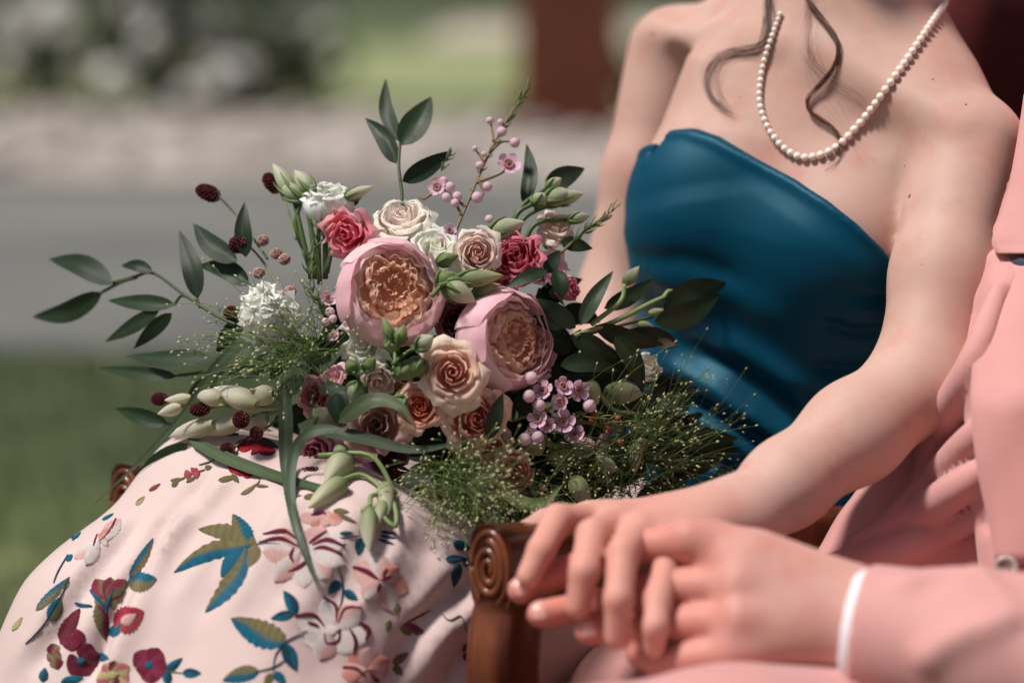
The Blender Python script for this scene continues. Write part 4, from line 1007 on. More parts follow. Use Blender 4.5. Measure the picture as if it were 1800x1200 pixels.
def lisi(x, y, r, ax, inner, outer, N=11, off=0, open_=.7, depth=1.25, ruf=.05, label=None, tight=1.15):
    return rose(x, y, r, ax, inner, outer, N, off, open_, ruf, tight, 'lisianthus', label, depth)
def stem_to(x, y, x2=None, y2=None, r=.0011, c=srgb(70, 88, 50), mid=None, off=0, end=None, off2=.05):
    a = Q(x, y, off+.004); b2 = BIND if x2 is None else Q(x2, y2, off2)
    pts = [a]+([Q(*m_, (off+off2)/2) for m_ in mid] if mid else [a*.6+b2*.4+np.array([0, .015, 0])])+[b2]
    mb = MB(); tube(mb, spline(pts, 12), np.linspace(r*.85, r*1.1, 12), 6, c); return mb.build('stem', M['green'], BQ)
def bud(bx, by, tx, ty, r, c0, c1, off=0, off2=None, sep=True, fat=.85, ridges=5, name='flower_bud'):
    a = Q(bx, by, off); b2 = Q(tx, ty, off if off2 is None else off2); d = b2-a; L = np.linalg.norm(d); B = basis(d); R = r*KPX*2; V = []; C = []; ns, nv = 14, 11; ph = random.random()*6
    for i in range(ns):
        th = 2*math.pi*i/ns
        for j in range(nv):
            v = j/(nv-1); w = R*((math.sin(math.pi*.5*min(1, .06+v/.4))*(1-max(0, (v-.4)/.6)**1.7)+.035) if fat > .8 else (math.sin(math.pi*min(.985, .04+.96*v)**fat)**.8+.03))*(1+.10*math.cos(ridges*th+3.2*v+ph)*v)
            bend = .12*L*math.sin(v*math.pi*.5)*.3
            V.append(a+d*v+w*(B[0]*math.cos(th)+B[1]*math.sin(th))+B[0]*bend); m = min(1, v*1.25); C.append(np.array(mixcol(c0, c1, m))*(.93+.07*math.cos(ridges*th+3.2*v+ph)))
    o = mesh_obj(name, V, grid_faces(ns, nv, True), M['petal'], BQ, colors=np.array(C))
    if sep:
        mb = MB()
        for k in range(4):
            th = k*math.pi/2+ph; pts = [a+d*v+(R*f)*(B[0]*math.cos(th)+B[1]*math.sin(th)) for v, f in ((-.02, .15), (.12, .7), (.3, 1.08), (.55, 1.22))]
            tube(mb, spline(pts, 6), np.array([.22, .3, .3, .22, .12, .03])*R, 4, srgb(98, 122, 72))
        mb.build('sepal', M['green'], o)
    return o
def blade_mesh(parent, pts3, w, nrm0, c, name, fold=.18, taper=(.15, 1), nv=12, pw=.8, wave=0):
    pts = spline(pts3, nv); T = np.gradient(pts, axis=0); T /= np.linalg.norm(T, axis=1)[:, None]; V = []; C = []; U = []
    us = (-1, -.5, 0, .5, 1)
    W = []
    for j in range(nv):
        v = j/(nv-1); W.append(w*.5*max(.02, math.sin(math.pi*min(1, v**pw))**.85))
    for u in us:
        for j in range(nv):
            sd = nrm(np.cross(T[j], nrm0)); n = np.cross(sd, T[j]); v = j/(nv-1)
            V.append(pts[j]+sd*u*W[j]+n*(abs(u)*fold*W[j]+wave*W[j]*math.sin(v*7+u)*abs(u)))
            C.append(np.array(c)*(1.0 if abs(u) > .1 else 1.45)); U.append((v*len(pts)*.35+abs(u)*1.2, u))
    return mesh_obj(name, V, grid_faces(5, nv), M['leaf'], parent, colors=np.array(C), uvs=U)
DG = srgb(36, 52, 30)
def leaf(bx, by, tx, ty, w, off=0, off2=None, c=DG, bend=None, roll=None, name='ruscus_leaf', pw=.72):
    a = Q(bx, by, off); b2 = Q(tx, ty, off if off2 is None else off2); L = np.linalg.norm(b2-a); d = nrm(b2-a); sd = np.cross(d, -FW)
    bend = random.uniform(-.12, .12) if bend is None else bend
    mid = (a+b2)/2+sd*bend*L-FW*L*.08; roll = random.uniform(-.7, .7) if roll is None else roll
    n0 = nrm(-FW*math.cos(roll)+sd*math.sin(roll)+UP*.15)
    return blade_mesh(BQ, [a, mid, b2], w*KPX*2*1.05, n0, np.array(c)*random.uniform(.8, 1.2), name, fold=random.uniform(.1, .32), pw=pw)
# big roses
garden_rose(688, 512, 97, (.24, .2, 1), -.012, label='large blush garden rose with quartered apricot heart facing forward')
garden_rose(893, 596, 92, (.62, .12, .78), -.006, label='large blush garden rose turned sideways beside the deep red lisianthus')
pe, cr_, bl, ap_ = srgb(238, 178, 158), srgb(240, 214, 190), srgb(238, 208, 196), srgb(234, 146, 116)
rose(795, 655, 60, (.02, .1, 1), srgb(238, 164, 152), srgb(240, 208, 182), 17, -.035, 1.0, label='peach and cream spray rose below the large roses')
rose(738, 716, 44, (-.1, .15, 1), srgb(226, 116, 88), srgb(238, 176, 146), 17, -.028, .95, label='small deep apricot spray rose')
rose(835, 735, 60, (.22, -.05, 1), srgb(236, 140, 124), srgb(238, 186, 164), 18, -.026, 1.0)
rose(838, 446, 52, (.12, .2, 1), srgb(238, 182, 172), srgb(240, 216, 204), 19, -.01, .85, label='cream pink rose with tight spiral heart')
rose(706, 384, 62, (-.08, .75, .7), srgb(240, 208, 202), srgb(240, 222, 208), 18, .02, .85, label='creamy white rose at the top')
rose(766, 436, 52, (.1, .6, .8), srgb(240, 226, 212), srgb(238, 230, 218), 15, .012, .95)
rose(902, 828, 46, (.25, -.1, 1), srgb(232, 130, 108), srgb(238, 190, 168), 16, -.005, .8)
rose(752, 895, 56, (.05, -.45, .9), srgb(214, 146, 120), srgb(236, 196, 172), 15, .015, .8, label='dusky beige rose half hidden under grasses')
# lisianthus
lp, lpi = srgb(232, 138, 154), srgb(214, 84, 110)
lisi(612, 412, 54, (-.35, -.15, .9), lpi, lp, 12, .01, .9, 1.1, .07, label='bright pink ruffled lisianthus')
lisi(908, 458, 66, (-.1, .45, .85), srgb(170, 34, 70), srgb(204, 74, 108), 14, .005, .75, 1.15, .08, label='magenta ruffled lisianthus')
lisi(803, 562, 46, (-.1, .2, 1), srgb(110, 8, 36), srgb(160, 30, 66), 10, .012, .95, 1.0, .06, label='deep crimson lisianthus between the two large roses')
lisi(576, 352, 60, (-.05, .95, .35), srgb(236, 226, 210), srgb(242, 234, 226), 10, .015, .6, 1.5, .05, label='white lisianthus standing tall among buds')
lisi(664, 668, 40, (.15, -.35, .9), srgb(216, 190, 176), srgb(238, 222, 212), 8, -.022, .75, 1.3, .03)
lisi(662, 748, 58, (-.05, .1, .95), srgb(150, 104, 92), srgb(230, 188, 178), 10, -.012, 1.0, .9, .05, label='dusty beige pink lisianthus with dark heart')
lisi(552, 694, 40, (-.4, .0, .9), srgb(160, 60, 76), srgb(224, 150, 158), 9, .01, .85, 1.1, .06)
lisi(556, 795, 48, (-.25, .05, .95), srgb(150, 60, 84), srgb(234, 168, 182), 11, -.004, .95, 1.0, .05, label='mauve pink lisianthus with dark centre low in the bouquet')
lisi(636, 606, 42, (-.3, .1, .95), srgb(234, 220, 208), srgb(240, 230, 222), 9, -.012, .9, 1.0, .09)
lisi(1136, 642, 36, (.35, .55, .75), srgb(232, 214, 200), srgb(240, 230, 222), 9, .01, .7, 1.3, .05, label='small white lisianthus by the teal satin')
lisi(975, 400, 46, (.2, .6, .7), srgb(234, 196, 182), srgb(238, 214, 200), 9, .03, .75, 1.3, .05)
lisi(1000, 508, 36, (.75, .2, .6), srgb(198, 74, 104), srgb(228, 140, 158), 8, .03, .6, 1.2, .06)
lisi(968, 470, 44, (.5, .4, .7), srgb(220, 170, 190), srgb(228, 190, 206), 6, .035, 1.0, .8, .04)
lisi(955, 635, 36, (.7, -.1, .7), srgb(226, 160, 172), srgb(232, 184, 192), 5, .02, 1.0, .7, .04)
lisi(588, 665, 32, (-.5, .4, .8), srgb(206, 146, 158), srgb(226, 182, 190), 6, .012, .9, .9, .05)
lisi(690, 806, 46, (.1, .25, .95), srgb(82, 10, 48), srgb(136, 34, 92), 6, .008, 1.0, .6, .03, label='dark purple orchid-like flower with pale rim')
lisi(612, 838, 40, (-.2, -.1, .95), srgb(70, 14, 40), srgb(150, 74, 116), 6, .02, 1.0, .7, .04)
lisi(440, 770, 40, (-.2, .4, .9), srgb(200, 60, 110), srgb(232, 150, 170), 6, .02, 1.0, .6, .03)
lisi(626, 560, 36, (-.5, .1, .85), srgb(228, 190, 190), srgb(240, 220, 214), 7, .01, .9, 1.0, .07)
lisi(600, 722, 38, (-.2, .1, .95), srgb(150, 90, 92), srgb(222, 178, 172), 9, .012, .9, 1.0, .06)
rose(866, 790, 40, (.1, -.1, 1), srgb(226, 150, 130), srgb(236, 200, 180), 13, .02, .9)
lisi(862, 500, 34, (.1, .2, .95), srgb(236, 214, 196), srgb(240, 226, 212), 8, .02, .8, 1.0, .05)
rose(700, 690, 34, (-.1, .1, 1), srgb(236, 150, 132), srgb(240, 196, 176), 12, .0, .9)
lisi(630, 778, 40, (-.1, .0, 1), srgb(196, 110, 130), srgb(236, 186, 190), 9, .006, .9, 1.0, .06)
lisi(850, 870, 36, (.1, -.2, 1), srgb(220, 150, 140), srgb(240, 206, 190), 9, .01, .9, 1.0, .05)
# white scabious: a dome of frilled florets
def scab(x, y, r):
    o = Q(x, y, -.045); R = r*KPX*2; B = basis(CD(-.15, .35, .9)); c = core('scabious', o, B, R*.8)
    for ring, (n, rad, zz, sz) in enumerate(((13, .82, -.05, .40), (11, .60, .18, .32), (8, .36, .32, .26), (5, .14, .38, .2))):
        for k in range(n):
            th = k*2*math.pi/n+ring*.4; p0 = o+R*(B[0]*rad*.45*math.cos(th)+B[1]*rad*.45*math.sin(th)+B[2]*(zz-.12)); Bl = basis(nrm(B[0]*rad*math.cos(th)+B[1]*rad*math.sin(th)+B[2]*(.45+zz)))
            petal(c, p0, Bl, R*sz*1.9, [(.02, -.1), (.25, .1), (.48, .22), (.62, .26)], random.random()*6, 1.5, srgb(214, 216, 190), srgb(240, 238, 230), .10, .04, .12, 9, 5, 5)
scab(466, 544, 74)
# buds
gw, gw2, gg = srgb(150, 166, 110), srgb(226, 224, 200), srgb(118, 140, 84)
for q in ((516, 346, 477, 287, 14), (531, 352, 487, 318, 15), (551, 341, 516, 299, 15), (604, 349, 657, 327, 10), (578, 364, 565, 338, 8), (560, 372, 556, 400, 11),
          (955, 352, 1008, 338, 17), (975, 352, 1024, 340, 13), (1000, 386, 1036, 379, 11), (962, 330, 986, 313, 10), (858, 410, 922, 390, 17), (940, 360, 960, 340, 14)):
    bud(*q, gw, gw2, .012)
for (x, y), (mx, my), (ex, ey) in (((516, 346), (528, 400), (548, 490)), ((531, 352), (545, 390), (556, 490)), ((551, 341), (570, 390), (572, 490)), ((578, 364), (588, 400), (574, 480)), ((604, 349), (600, 372), (585, 430)), ((560, 400), (560, 430), (562, 500)),
                                   ((528, 356), (520, 400), (540, 450)), ((955, 352), (910, 375), (895, 430)), ((975, 356), (920, 385), (905, 440)), ((1000, 386), (940, 395), (915, 450)), ((962, 330), (915, 365), (890, 420))):
    stem_to(x, y, ex, ey, .0022, srgb(86, 104, 62), [(mx, my)], .012, off2=.03)
for q, o_, c0, c1 in (((783, 498, 836, 531, 18), -.022, gw, srgb(232, 226, 200)), ((800, 492, 884, 484, 15), -.02, gg, srgb(196, 196, 150)), ((770, 500, 800, 480, 16), -.016, gg, gw), ((768, 462, 806, 448, 11), -.012, gg, gw), ((830, 520, 880, 500, 14), -.01, gg, srgb(206, 190, 150)),
                  ((690, 600, 672, 556, 9), -.05, gg, gw), ((700, 604, 710, 570, 11), -.05, gg, gw), ((688, 598, 688, 622, 13), -.046, gg, gw), ((733, 612, 762, 590, 15), -.045, gg, gw2), ((706, 640, 725, 668, 18), -.038, gg, gw), ((742, 632, 722, 664, 16), -.04, gg, gw),
                  ((630, 672, 620, 708, 15), -.03, gg, gw2), ((640, 712, 630, 730, 10), -.03, gg, gw), ((712, 700, 694, 722, 15), -.03, gg, gw2), ((622, 655, 612, 630, 12), -.025, gg, gw), ((640, 650, 660, 628, 12), -.03, gg, gw), ((556, 745, 585, 720, 22), -.012, gg, srgb(214, 206, 176)),
                  ((700, 690, 715, 706, 11), -.02, gg, gw)):
    bud(*q, c0, c1, o_)
for a, b2 in (((733, 612), (690, 640)), ((690, 600), (695, 640)), ((706, 640), (690, 660)), ((700, 604), (692, 650)), ((622, 655), (640, 690)), ((783, 498), (760, 520))): stem_to(*a, *b2, .0018, srgb(100, 122, 74), off=-.046, off2=-.03)
ow, ow2 = srgb(200, 196, 156), srgb(244, 234, 226)
for q, o_ in (((336, 699, 288, 703, 9), -.03), ((320, 714, 276, 727, 11), -.03), ((388, 702, 338, 690, 15), -.036), ((376, 744, 292, 766, 15), -.03), ((452, 712, 374, 682, 20), -.024), ((424, 742, 342, 758, 17), -.02), ((482, 692, 430, 700, 18), -.016), ((470, 735, 420, 752, 15), -.012)):
    bud(*q, ow, ow2, o_, sep=False, fat=.7, ridges=3, name='orchid_bud')
for a, m_, b2 in (((336, 699), (400, 690), (480, 700)), ((320, 714), (420, 712), (500, 715)), ((388, 702), (440, 705), (500, 712)), ((376, 744), (430, 735), (500, 722)), ((440, 685), (475, 690), (482, 715))): stem_to(*a, *b2, .0019, srgb(166, 166, 116), [m_], -.03, off2=.01)
FRONT = True
lg, lg2 = srgb(138, 154, 100), srgb(226, 222, 190)
for q, o_ in (((606, 845, 545, 892, 19), -.045), ((612, 802, 576, 846, 23), -.03), ((600, 780, 600, 812, 13), -.03), ((648, 892, 652, 968, 15), -.06), ((676, 880, 660, 935, 12), -.055), ((676, 850, 684, 905, 15), -.04), ((640, 902, 642, 885, 7), -.06),
              ((1008, 838, 1036, 892, 17), -.03), ((1044, 805, 1090, 830, 13), -.02), ((1118, 772, 1116, 832, 13), -.02), ((1118, 778, 1136, 772, 8), -.02), ((1000, 800, 1040, 790, 18), .0), ((1065, 690, 1130, 690, 20), .01), ((1035, 670, 1050, 710, 15), .005), ((930, 760, 950, 800, 26), .01), ((975, 780, 1000, 830, 24), .01),
              ((1098, 500, 1122, 468, 11), .03), ((1120, 570, 1152, 578, 9), .02), ((1150, 600, 1188, 606, 10), .01), ((1140, 552, 1172, 545, 8), .02)):
    bud(*q, lg, lg2, o_, sep=False, fat=.7, ridges=3, name='lily_bud')
for pts in ([(596, 845), (640, 835), (690, 880), (695, 925), (670, 905)], [(560, 800), (650, 800), (690, 860), (690, 890)], [(650, 890), (655, 870), (690, 870)], [(1052, 690), (1080, 722), (1118, 730), (1118, 775)], [(1044, 805), (1000, 790), (960, 780)], [(1008, 838), (985, 800), (960, 770)], [(1190, 515), (1150, 530), (1080, 565), (1010, 590)], [(1188, 516), (1176, 512), (1165, 525)], [(1098, 500), (1090, 530), (1040, 570)]):
    mb = MB(); tube(mb, spline([Q(x, y, -.035 if x < 900 else .0) for x, y in pts], 16), .0021, 6, srgb(132, 150, 96)); mb.build('stem', M['green'], BQ)
FRONT = False
# burnet heads
def burnet(x, y, a, b2, ang, off=0, c=srgb(88, 18, 28)):
    o = Q(x, y, off); R = KPX*2; ca, sa = math.cos(ang), math.sin(ang); X = RT*ca+UP*sa; Y = -RT*sa+UP*ca; mb = MB()
    mb.add(o+(np.array(sphV)*.86*np.array([b2, b2, a])*R)@np.stack([Y, -FW, X]), sphF, np.array(c)*.5)
    for k in range(110):
        zz = 1-2*(k+.5)/110; rr_ = math.sqrt(1-zz*zz); t = k*2.4; d = np.array([rr_*math.cos(t), rr_*math.sin(t), zz])
        p0 = o+(d*np.array([b2, b2, a])*R)@np.stack([Y, -FW, X]); k_ = mixcol(c, srgb(196, 130, 120), max(0, (zz-.3))*random.random())
        mb.add(np.array(ico)*R*b2*random.uniform(.13, .22)+p0, icf, np.array(k_)*random.uniform(.6, 1.4))
    return mb.build('burnet_head', M['burnet'], BQ)
for x, y, a, b2, g, off, st in ((366, 339, 23, 14, -.4, 0, (470, 455)), (478, 322, 21, 13, -.9, .03, (520, 420)), (420, 429, 17, 15, .2, 0, (500, 520)), (407, 550, 13, 12, .3, -.02, (470, 590)), (281, 701, 15, 11, .0, -.02, (420, 715)), (351, 719, 17, 12, 0, -.036, (430, 720)), (424, 737, 14, 14, .3, -.04, (490, 725)), (451, 761, 11, 11, 0, -.03, (500, 730)), (400, 787, 13, 9, 0, -.03, (480, 745)),
                                (548, 833, 24, 12, 0, -.03, None), (688, 842, 18, 17, .4, .0, None), (700, 868, 15, 14, 0, .0, None), (640, 872, 16, 14, 0, .01, None), (616, 352, 16, 12, .5, .03, None), (664, 862, 15, 13, 0, .015, None)):
    burnet(x, y, a, b2, g, off)
    if st: stem_to(x+a*.8*math.cos(g), y-a*.5*math.sin(g), *st, .0011, srgb(120, 128, 84), off=off, off2=.01)
for x, y in ((462, 423), (486, 446), (500, 456), (510, 512), (455, 480)): burnet(x, y, 10, 9, .3, .005, srgb(206, 164, 150))
# leaves
LV = [(198, 500, 86, 455, 42, -.02), (180, 514, 57, 557, 38, -.02), (268, 478, 213, 467, 22, -.015), (348, 525, 315, 405, 36, 0), (308, 536, 190, 528, 30, -.01), (280, 545, 185, 600, 30, -.015), (302, 550, 235, 612, 26, -.01), (367, 626, 222, 624, 34, -.01), (312, 661, 172, 645, 24, -.01),
      (417, 460, 340, 393, 38, .01), (432, 452, 430, 355, 30, .0), (438, 502, 350, 466, 36, .02), (296, 745, 203, 718, 30, -.01), (332, 780, 222, 862, 36, -.03), (702, 250, 678, 138, 27, .03), (705, 256, 758, 170, 50, .03), (697, 288, 642, 208, 32, .03), (707, 319, 795, 265, 34, .03),
      (922, 362, 926, 253, 28, .04), (958, 332, 1028, 296, 38, .04), (985, 425, 1042, 437, 26, .02), (1020, 572, 1078, 476, 28, .0), (1062, 542, 1150, 490, 30, .01), (1166, 545, 1278, 497, 50, -.005), (1150, 566, 1264, 522, 44, -.012), (1045, 572, 1168, 606, 34, 0), (1012, 576, 942, 524, 32, -.01), (1080, 590, 1130, 692, 34, -.015), (985, 642, 1088, 652, 36, -.01), (1005, 592, 1085, 628, 34, 0), (1190, 608, 1100, 580, 30, .01),
      (962, 475, 888, 505, 24, -.02), (978, 474, 988, 528, 30, -.025), (960, 480, 985, 440, 26, .0), (858, 772, 884, 690, 28, -.03), (820, 790, 812, 765, 14, -.035), (590, 690, 608, 748, 32, -.03), (1000, 560, 930, 560, 36, .01), (1000, 620, 960, 560, 40, .02), (905, 700, 960, 740, 34, .02), (1180, 790, 1300, 770, 40, .02), (1200, 840, 1320, 770, 36, .03), (900, 905, 960, 930, 40, .0), (850, 920, 780, 930, 40, .02), (880, 880, 930, 940, 44, .01), (500, 520, 440, 560, 34, .02), (430, 560, 380, 620, 32, .02), (470, 640, 400, 660, 34, .02), (440, 780, 500, 800, 34, .0), (395, 795, 420, 760, 22, .0), (330, 700, 400, 640, 30, .03), (560, 640, 520, 600, 36, .02)]
for a in LV: leaf(*a[:5], a[5], roll=random.uniform(-.35, .35))
for pts in ([(195, 498), (235, 487), (270, 480), (320, 515), (390, 560), (470, 590)], [(180, 513), (215, 495), (240, 488)], [(306, 536), (318, 520), (330, 522)], [(704, 320), (701, 290), (703, 252)], [(704, 320), (707, 350), (706, 420)], [(312, 660), (350, 655), (420, 640), (470, 620)], [(1262, 500), (1180, 545), (1060, 580), (980, 600)], [(345, 525), (352, 540)], [(296, 745), (360, 750), (440, 735)]):
    mb = MB(); tube(mb, spline([Q(x, y, -.008 if x < 600 else .02) for x, y in pts], 18), .0014, 6, srgb(72, 84, 48)); mb.build('stem', M['green'], BQ)
FRONT = True
# long grass blades
for pts, w, off, c in (([(500, 606), (440, 596), (385, 640), (330, 720), (262, 795), (163, 888)], 23, -.03, srgb(96, 112, 84)), ([(498, 668), (502, 740), (503, 820), (520, 930), (562, 1042)], 25, -.045, srgb(92, 108, 84)), ([(600, 752), (545, 760), (516, 800), (512, 870), (530, 950), (560, 1034)], 20, -.05, srgb(92, 108, 84)),
                       ([(330, 770), (400, 806), (490, 838), (570, 858), (610, 856)], 24, -.03, srgb(74, 94, 56)), ([(595, 742), (650, 705), (700, 712), (730, 752)], 30, -.036, srgb(98, 112, 78)), ([(540, 752), (630, 768), (730, 790), (830, 772)], 24, -.03, srgb(60, 76, 48)), ([(880, 862), (925, 886), (960, 880), (988, 852)], 26, -.03, srgb(136, 152, 96)), ([(560, 680), (600, 690), (610, 730)], 26, -.02, srgb(70, 90, 66))):
    blade_mesh(BQ, [Q(x, y, off-.004*i) for i, (x, y) in enumerate(pts)], w*KPX*2, nrm(-FW+UP*.4+RT*.2), np.array(c)*.7, 'grass_blade', fold=.12, nv=20, pw=.5)
FRONT = False
# waxflower
def waxflower(x, y, r, off, ax, c=srgb(232, 194, 218)):
    o = Q(x, y, off); R = r*KPX*2; B = basis(CD(*ax)); V = np.array(sphV)*np.array([.46, .46, .42])*R; V = V@B+o-B[2]*R*.35
    k = mesh_obj('waxflower', V, sphF, M['petal'], BQ, colors=np.tile(np.array(mixcol(c, srgb(150, 90, 110), .5)), (len(V), 1)))
    for i in range(5):
        petal(k, o, B, R, [(.1, -.25), (.45, -.05), (.85, .05), (1.0, .22)], i*2*math.pi/5+x, .56, mixcol(c, srgb(160, 70, 100), .45), c, .02, 0, .35, 7, 5)
    mb = MB(); tube(mb, [o+R*.38*(B[0]*math.cos(t)+B[1]*math.sin(t))+B[2]*R*.06 for t in np.linspace(0, 2*math.pi, 13)], R*.10, 4, srgb(196, 150, 130)); mb.add(np.array(ico)*R*.16+o, icf, srgb(130, 40, 60)); mb.build('flower_cup', M['petal'], k)
def waxbud(x, y, r, off, c=srgb(236, 206, 216)):
    o = Q(x, y, off); R = r*KPX*2; V = np.array(sphV)*R*np.array([1, 1, .92]); B = basis(CD(random.uniform(-.6, .6), random.uniform(-.1, .8), .8))
    C = [np.array(mixcol(c, srgb(150, 140, 90), max(0, -v[2])*.9)) for v in sphV]
    mesh_obj('waxflower_bud', V@B+o, sphF, M['petal'], BQ, colors=np.array(C))
for x, y, r in ((955, 686, 19), (990, 679, 18), (1018, 686, 19), (945, 736, 18), (990, 741, 22), (1011, 764, 19), (985, 706, 16), (936, 766, 15), (962, 748, 15), (577, 524, 15), (768, 328, 17), (894, 288, 22), (790, 405, 13), (587, 590, 11)):
    waxflower(x, y, r, -.02 if y > 450 else .015, (random.uniform(-.5, .5), random.uniform(-.1, .6), .9))
for x, y, r in ((934, 664, 13), (930, 696, 13), (948, 712, 13), (1036, 713, 14), (922, 772, 13), (945, 768, 13), (580, 548, 10), (572, 566, 9), (585, 560, 9), (861, 212, 8), (880, 215, 7), (882, 232, 11), (905, 251, 11), (835, 261, 6), (851, 271, 6), (843, 291, 9), (857, 328, 10), (839, 347, 12), (791, 329, 11), (785, 347, 10), (804, 345, 10), (800, 357, 9), (780, 318, 9), (860, 385, 9), (775, 420, 8)):
    waxbud(x, y, r*.88, -.02 if y > 450 else .015)
for x, y in ((1042, 722), (1046, 732), (1086, 735), (1068, 754), (1090, 777), (1040, 738)): waxbud(x, y, 6, -.02, srgb(168, 92, 72))
wst = [[(775, 470), (812, 380), (850, 292), (890, 212), (930, 155)], [(820, 365), (800, 350), (785, 345)], [(812, 380), (790, 340), (768, 330)], [(840, 312), (850, 340), (840, 347)], [(860, 270), (882, 250), (905, 251)], [(836, 322), (880, 305), (894, 290)], [(852, 285), (835, 262)], [(868, 250), (862, 213)], [(770, 470), (780, 430), (800, 405)], [(760, 340), (745, 350), (735, 345)], [(985, 445), (1030, 405), (1080, 368)]]
for w in wst:
    mb = MB(); tube(mb, spline([Q(x, y, .018) for x, y in w], 12), np.linspace(.0014, .0007, 12), 5, srgb(134, 108, 74)); mb.build('stem', M['green'], BQ)
def needles(pts, n, L, off, c=srgb(88, 104, 60)):
    b_ = spline([Q(x, y, off) for x, y in pts], 40); T = np.gradient(b_, axis=0); mb = MB()
    for k in range(n):
        i = random.randint(2, 38); t = nrm(T[i]); s = nrm(rng.normal(size=3)); s = nrm(s-t*(s@t)); p0 = b_[i]; l = L*KPX*2*random.uniform(.6, 1.2)
        tube(mb, spline([p0, p0+t*l*.5+s*l*.35, p0+t*l+s*l*.45], 4), [.0005, .0006, .0005, .0001], 4, np.array(c)*random.uniform(.7, 1.4))
    mb.build('needle_sprig', M['green'], BQ)
needles([(880, 235), (905, 190), (932, 150)], 34, 18, .018); needles([(1000, 432), (1040, 398), (1082, 366)], 34, 26, .01); needles([(770, 310), (785, 285), (795, 268)], 16, 18, .02); needles([(820, 365), (850, 292), (880, 235)], 26, 16, .018); needles([(545, 500), (552, 450), (560, 410)], 30, 24, .015); needles([(575, 560), (545, 500), (540, 450)], 30, 26, .0); needles([(1000, 730), (1060, 735), (1130, 760)], 30, 30, -.02, srgb(120, 120, 74)); needles([(930, 720), (980, 740), (1030, 720)], 26, 22, -.015, srgb(96, 108, 66))
for pts in ([(920, 770), (950, 735), (985, 700)], [(900, 740), (960, 720), (1018, 690)], [(940, 745), (1000, 735), (1120, 770)], [(940, 742), (1060, 745), (1160, 758)], [(930, 760), (990, 760), (1090, 778)], [(940, 750), (935, 700), (934, 668)]):
    mb = MB(); tube(mb, spline([Q(x, y, -.012) for x, y in pts], 12), .0009, 5, srgb(128, 122, 72)); mb.build('stem', M['green'], BQ)
# airy panic grass
def panic(name, cx, cy, fans, n, seedc=srgb(206, 206, 158), stc=srgb(96, 116, 62), off=-.03):
    mb = MB(); octV = np.array([(1, 0, 0), (-1, 0, 0), (0, 1, 0), (0, -1, 0), (0, 0, 1), (0, 0, -1)], float); octF = [(0, 2, 4), (2, 1, 4), (1, 3, 4), (3, 0, 4), (2, 0, 5), (1, 2, 5), (3, 1, 5), (0, 3, 5)]
    def seed(p, d):
        B = basis(d); mb.add(p+(octV*np.array([.00085, .00085, .0019])*random.uniform(.75, 1.25))@B, octF, np.array(seedc)*random.uniform(.75, 1.15))
    for k in range(n):
        a0, spread, lmin, lmax, sx, sy = random.choice(fans); a = a0+random.gauss(0, spread); L = random.uniform(lmin, lmax)
        x0, y0 = cx+random.gauss(0, sx), cy+random.gauss(0, sy); o0 = off+random.uniform(-.03, .02); dz = random.gauss(-.012, .018)*L/80
        x1, y1 = x0+L*math.cos(a), y0-L*math.sin(a)+.06*L*random.random(); bx, by = random.gauss(0, L*.06), random.gauss(0, L*.06)
        A, Bm, Cc = Q(x0, y0, o0), Q((x0+x1)/2+bx, (y0+y1)/2+by-L*.04, o0+dz*.5), Q(x1, y1, o0+dz)
        pts = spline([A, Bm, Cc], 6); tube(mb, pts, np.linspace(.00042, .0002, 6), 3, np.array(stc)*random.uniform(.6, 1.5)); seed(pts[-1], pts[-1]-pts[-2])
        for q in range(random.randint(1, 3)):
            i = random.randint(2, 4); d = nrm(nrm(pts[5]-pts[3])+.5*rng.normal(size=3)*np.array([1, .6, 1])); e = pts[i]+d*random.uniform(.006, .018); tube(mb, [pts[i], (pts[i]+e)/2+UP*.0008, e], [.0003, .00022, .00016], 3, np.array(stc)*random.uniform(.8, 1.6)); seed(e, d)
    o = mb.build(name, M['green'], BQ); tag(o, kind='stuff'); return o
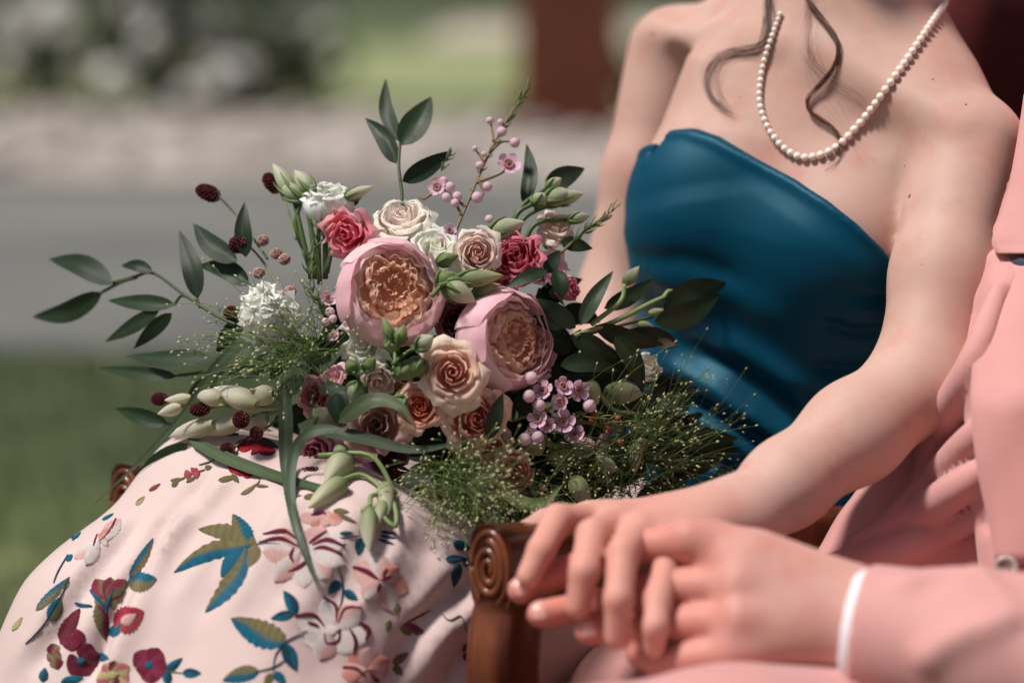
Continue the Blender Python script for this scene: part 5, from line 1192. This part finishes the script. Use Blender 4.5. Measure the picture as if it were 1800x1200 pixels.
panic('panic_grass', 530, 615, [(2.9, .35, 60, 230, 22, 22), (2.2, .4, 50, 150, 22, 20), (1.0, .7, 40, 120, 24, 20), (4.2, .6, 40, 120, 24, 18), (3.2, .25, 120, 240, 14, 14)], 140)
panic('panic_grass', 800, 846, [(5.0, .6, 50, 130, 34, 22), (3.6, .6, 40, 100, 30, 20), (.5, .6, 60, 140, 34, 20), (5.8, .4, 60, 150, 24, 16), (1.2, .6, 30, 70, 30, 14)], 190, off=-.035)
panic('panic_grass', 1090, 820, [(.3, .5, 60, 190, 60, 40), (6.0, .4, 50, 160, 60, 36), (4.2, .7, 30, 90, 60, 30), (.9, .3, 120, 260, 40, 30), (3.2, .5, 60, 140, 50, 30)], 280, srgb(190, 186, 134), srgb(80, 96, 52), .0)
panic('panic_grass', 930, 870, [(5.9, .7, 50, 130, 40, 22), (3.3, .7, 40, 110, 40, 22), (4.7, .5, 30, 70, 44, 14)], 110, off=.0)
# inner greenery and stems
for k in range(120):
    a = random.random()*6.28; rr_ = random.random()**.5; x, y = 790+310*rr_*math.cos(a), 690+190*rr_*math.sin(a); g = random.random()*6.28; l = random.uniform(60, 110)
    leaf(x, y, x+l*math.cos(g), y+l*math.sin(g)*.8, random.uniform(28, 46), .05+.03*random.random(), .045+.03*random.random(), c=srgb(34, 48, 28))
for k in range(60):
    x, y = random.uniform(930, 1230), random.uniform(600, 900)
    if y < 560+.5*(x-930): continue
    g = random.uniform(-.9, .9); l = random.uniform(60, 120)
    leaf(x-l*.5*math.cos(g), y-l*.4*math.sin(g), x+l*.5*math.cos(g), y+l*.4*math.sin(g), random.uniform(30, 48), .03+.03*random.random(), c=srgb(30, 44, 25))
for k in range(46):
    a = random.random()*6.28; x, y = 780+250*math.cos(a)*random.random(), 650+150*math.sin(a)*random.random()
    e = BIND+np.array([random.uniform(-.012, .012), random.uniform(-.012, .012), 0]); mb = MB(); tube(mb, spline([Q(x, y, .05), (Q(x, y, .06)+e)/2+np.array([0, .01, -.01]), e, e+np.array([.07, .05, -.07])], 10), .0018, 5, srgb(72, 90, 50)); mb.build('stem', M['green'], BQ)
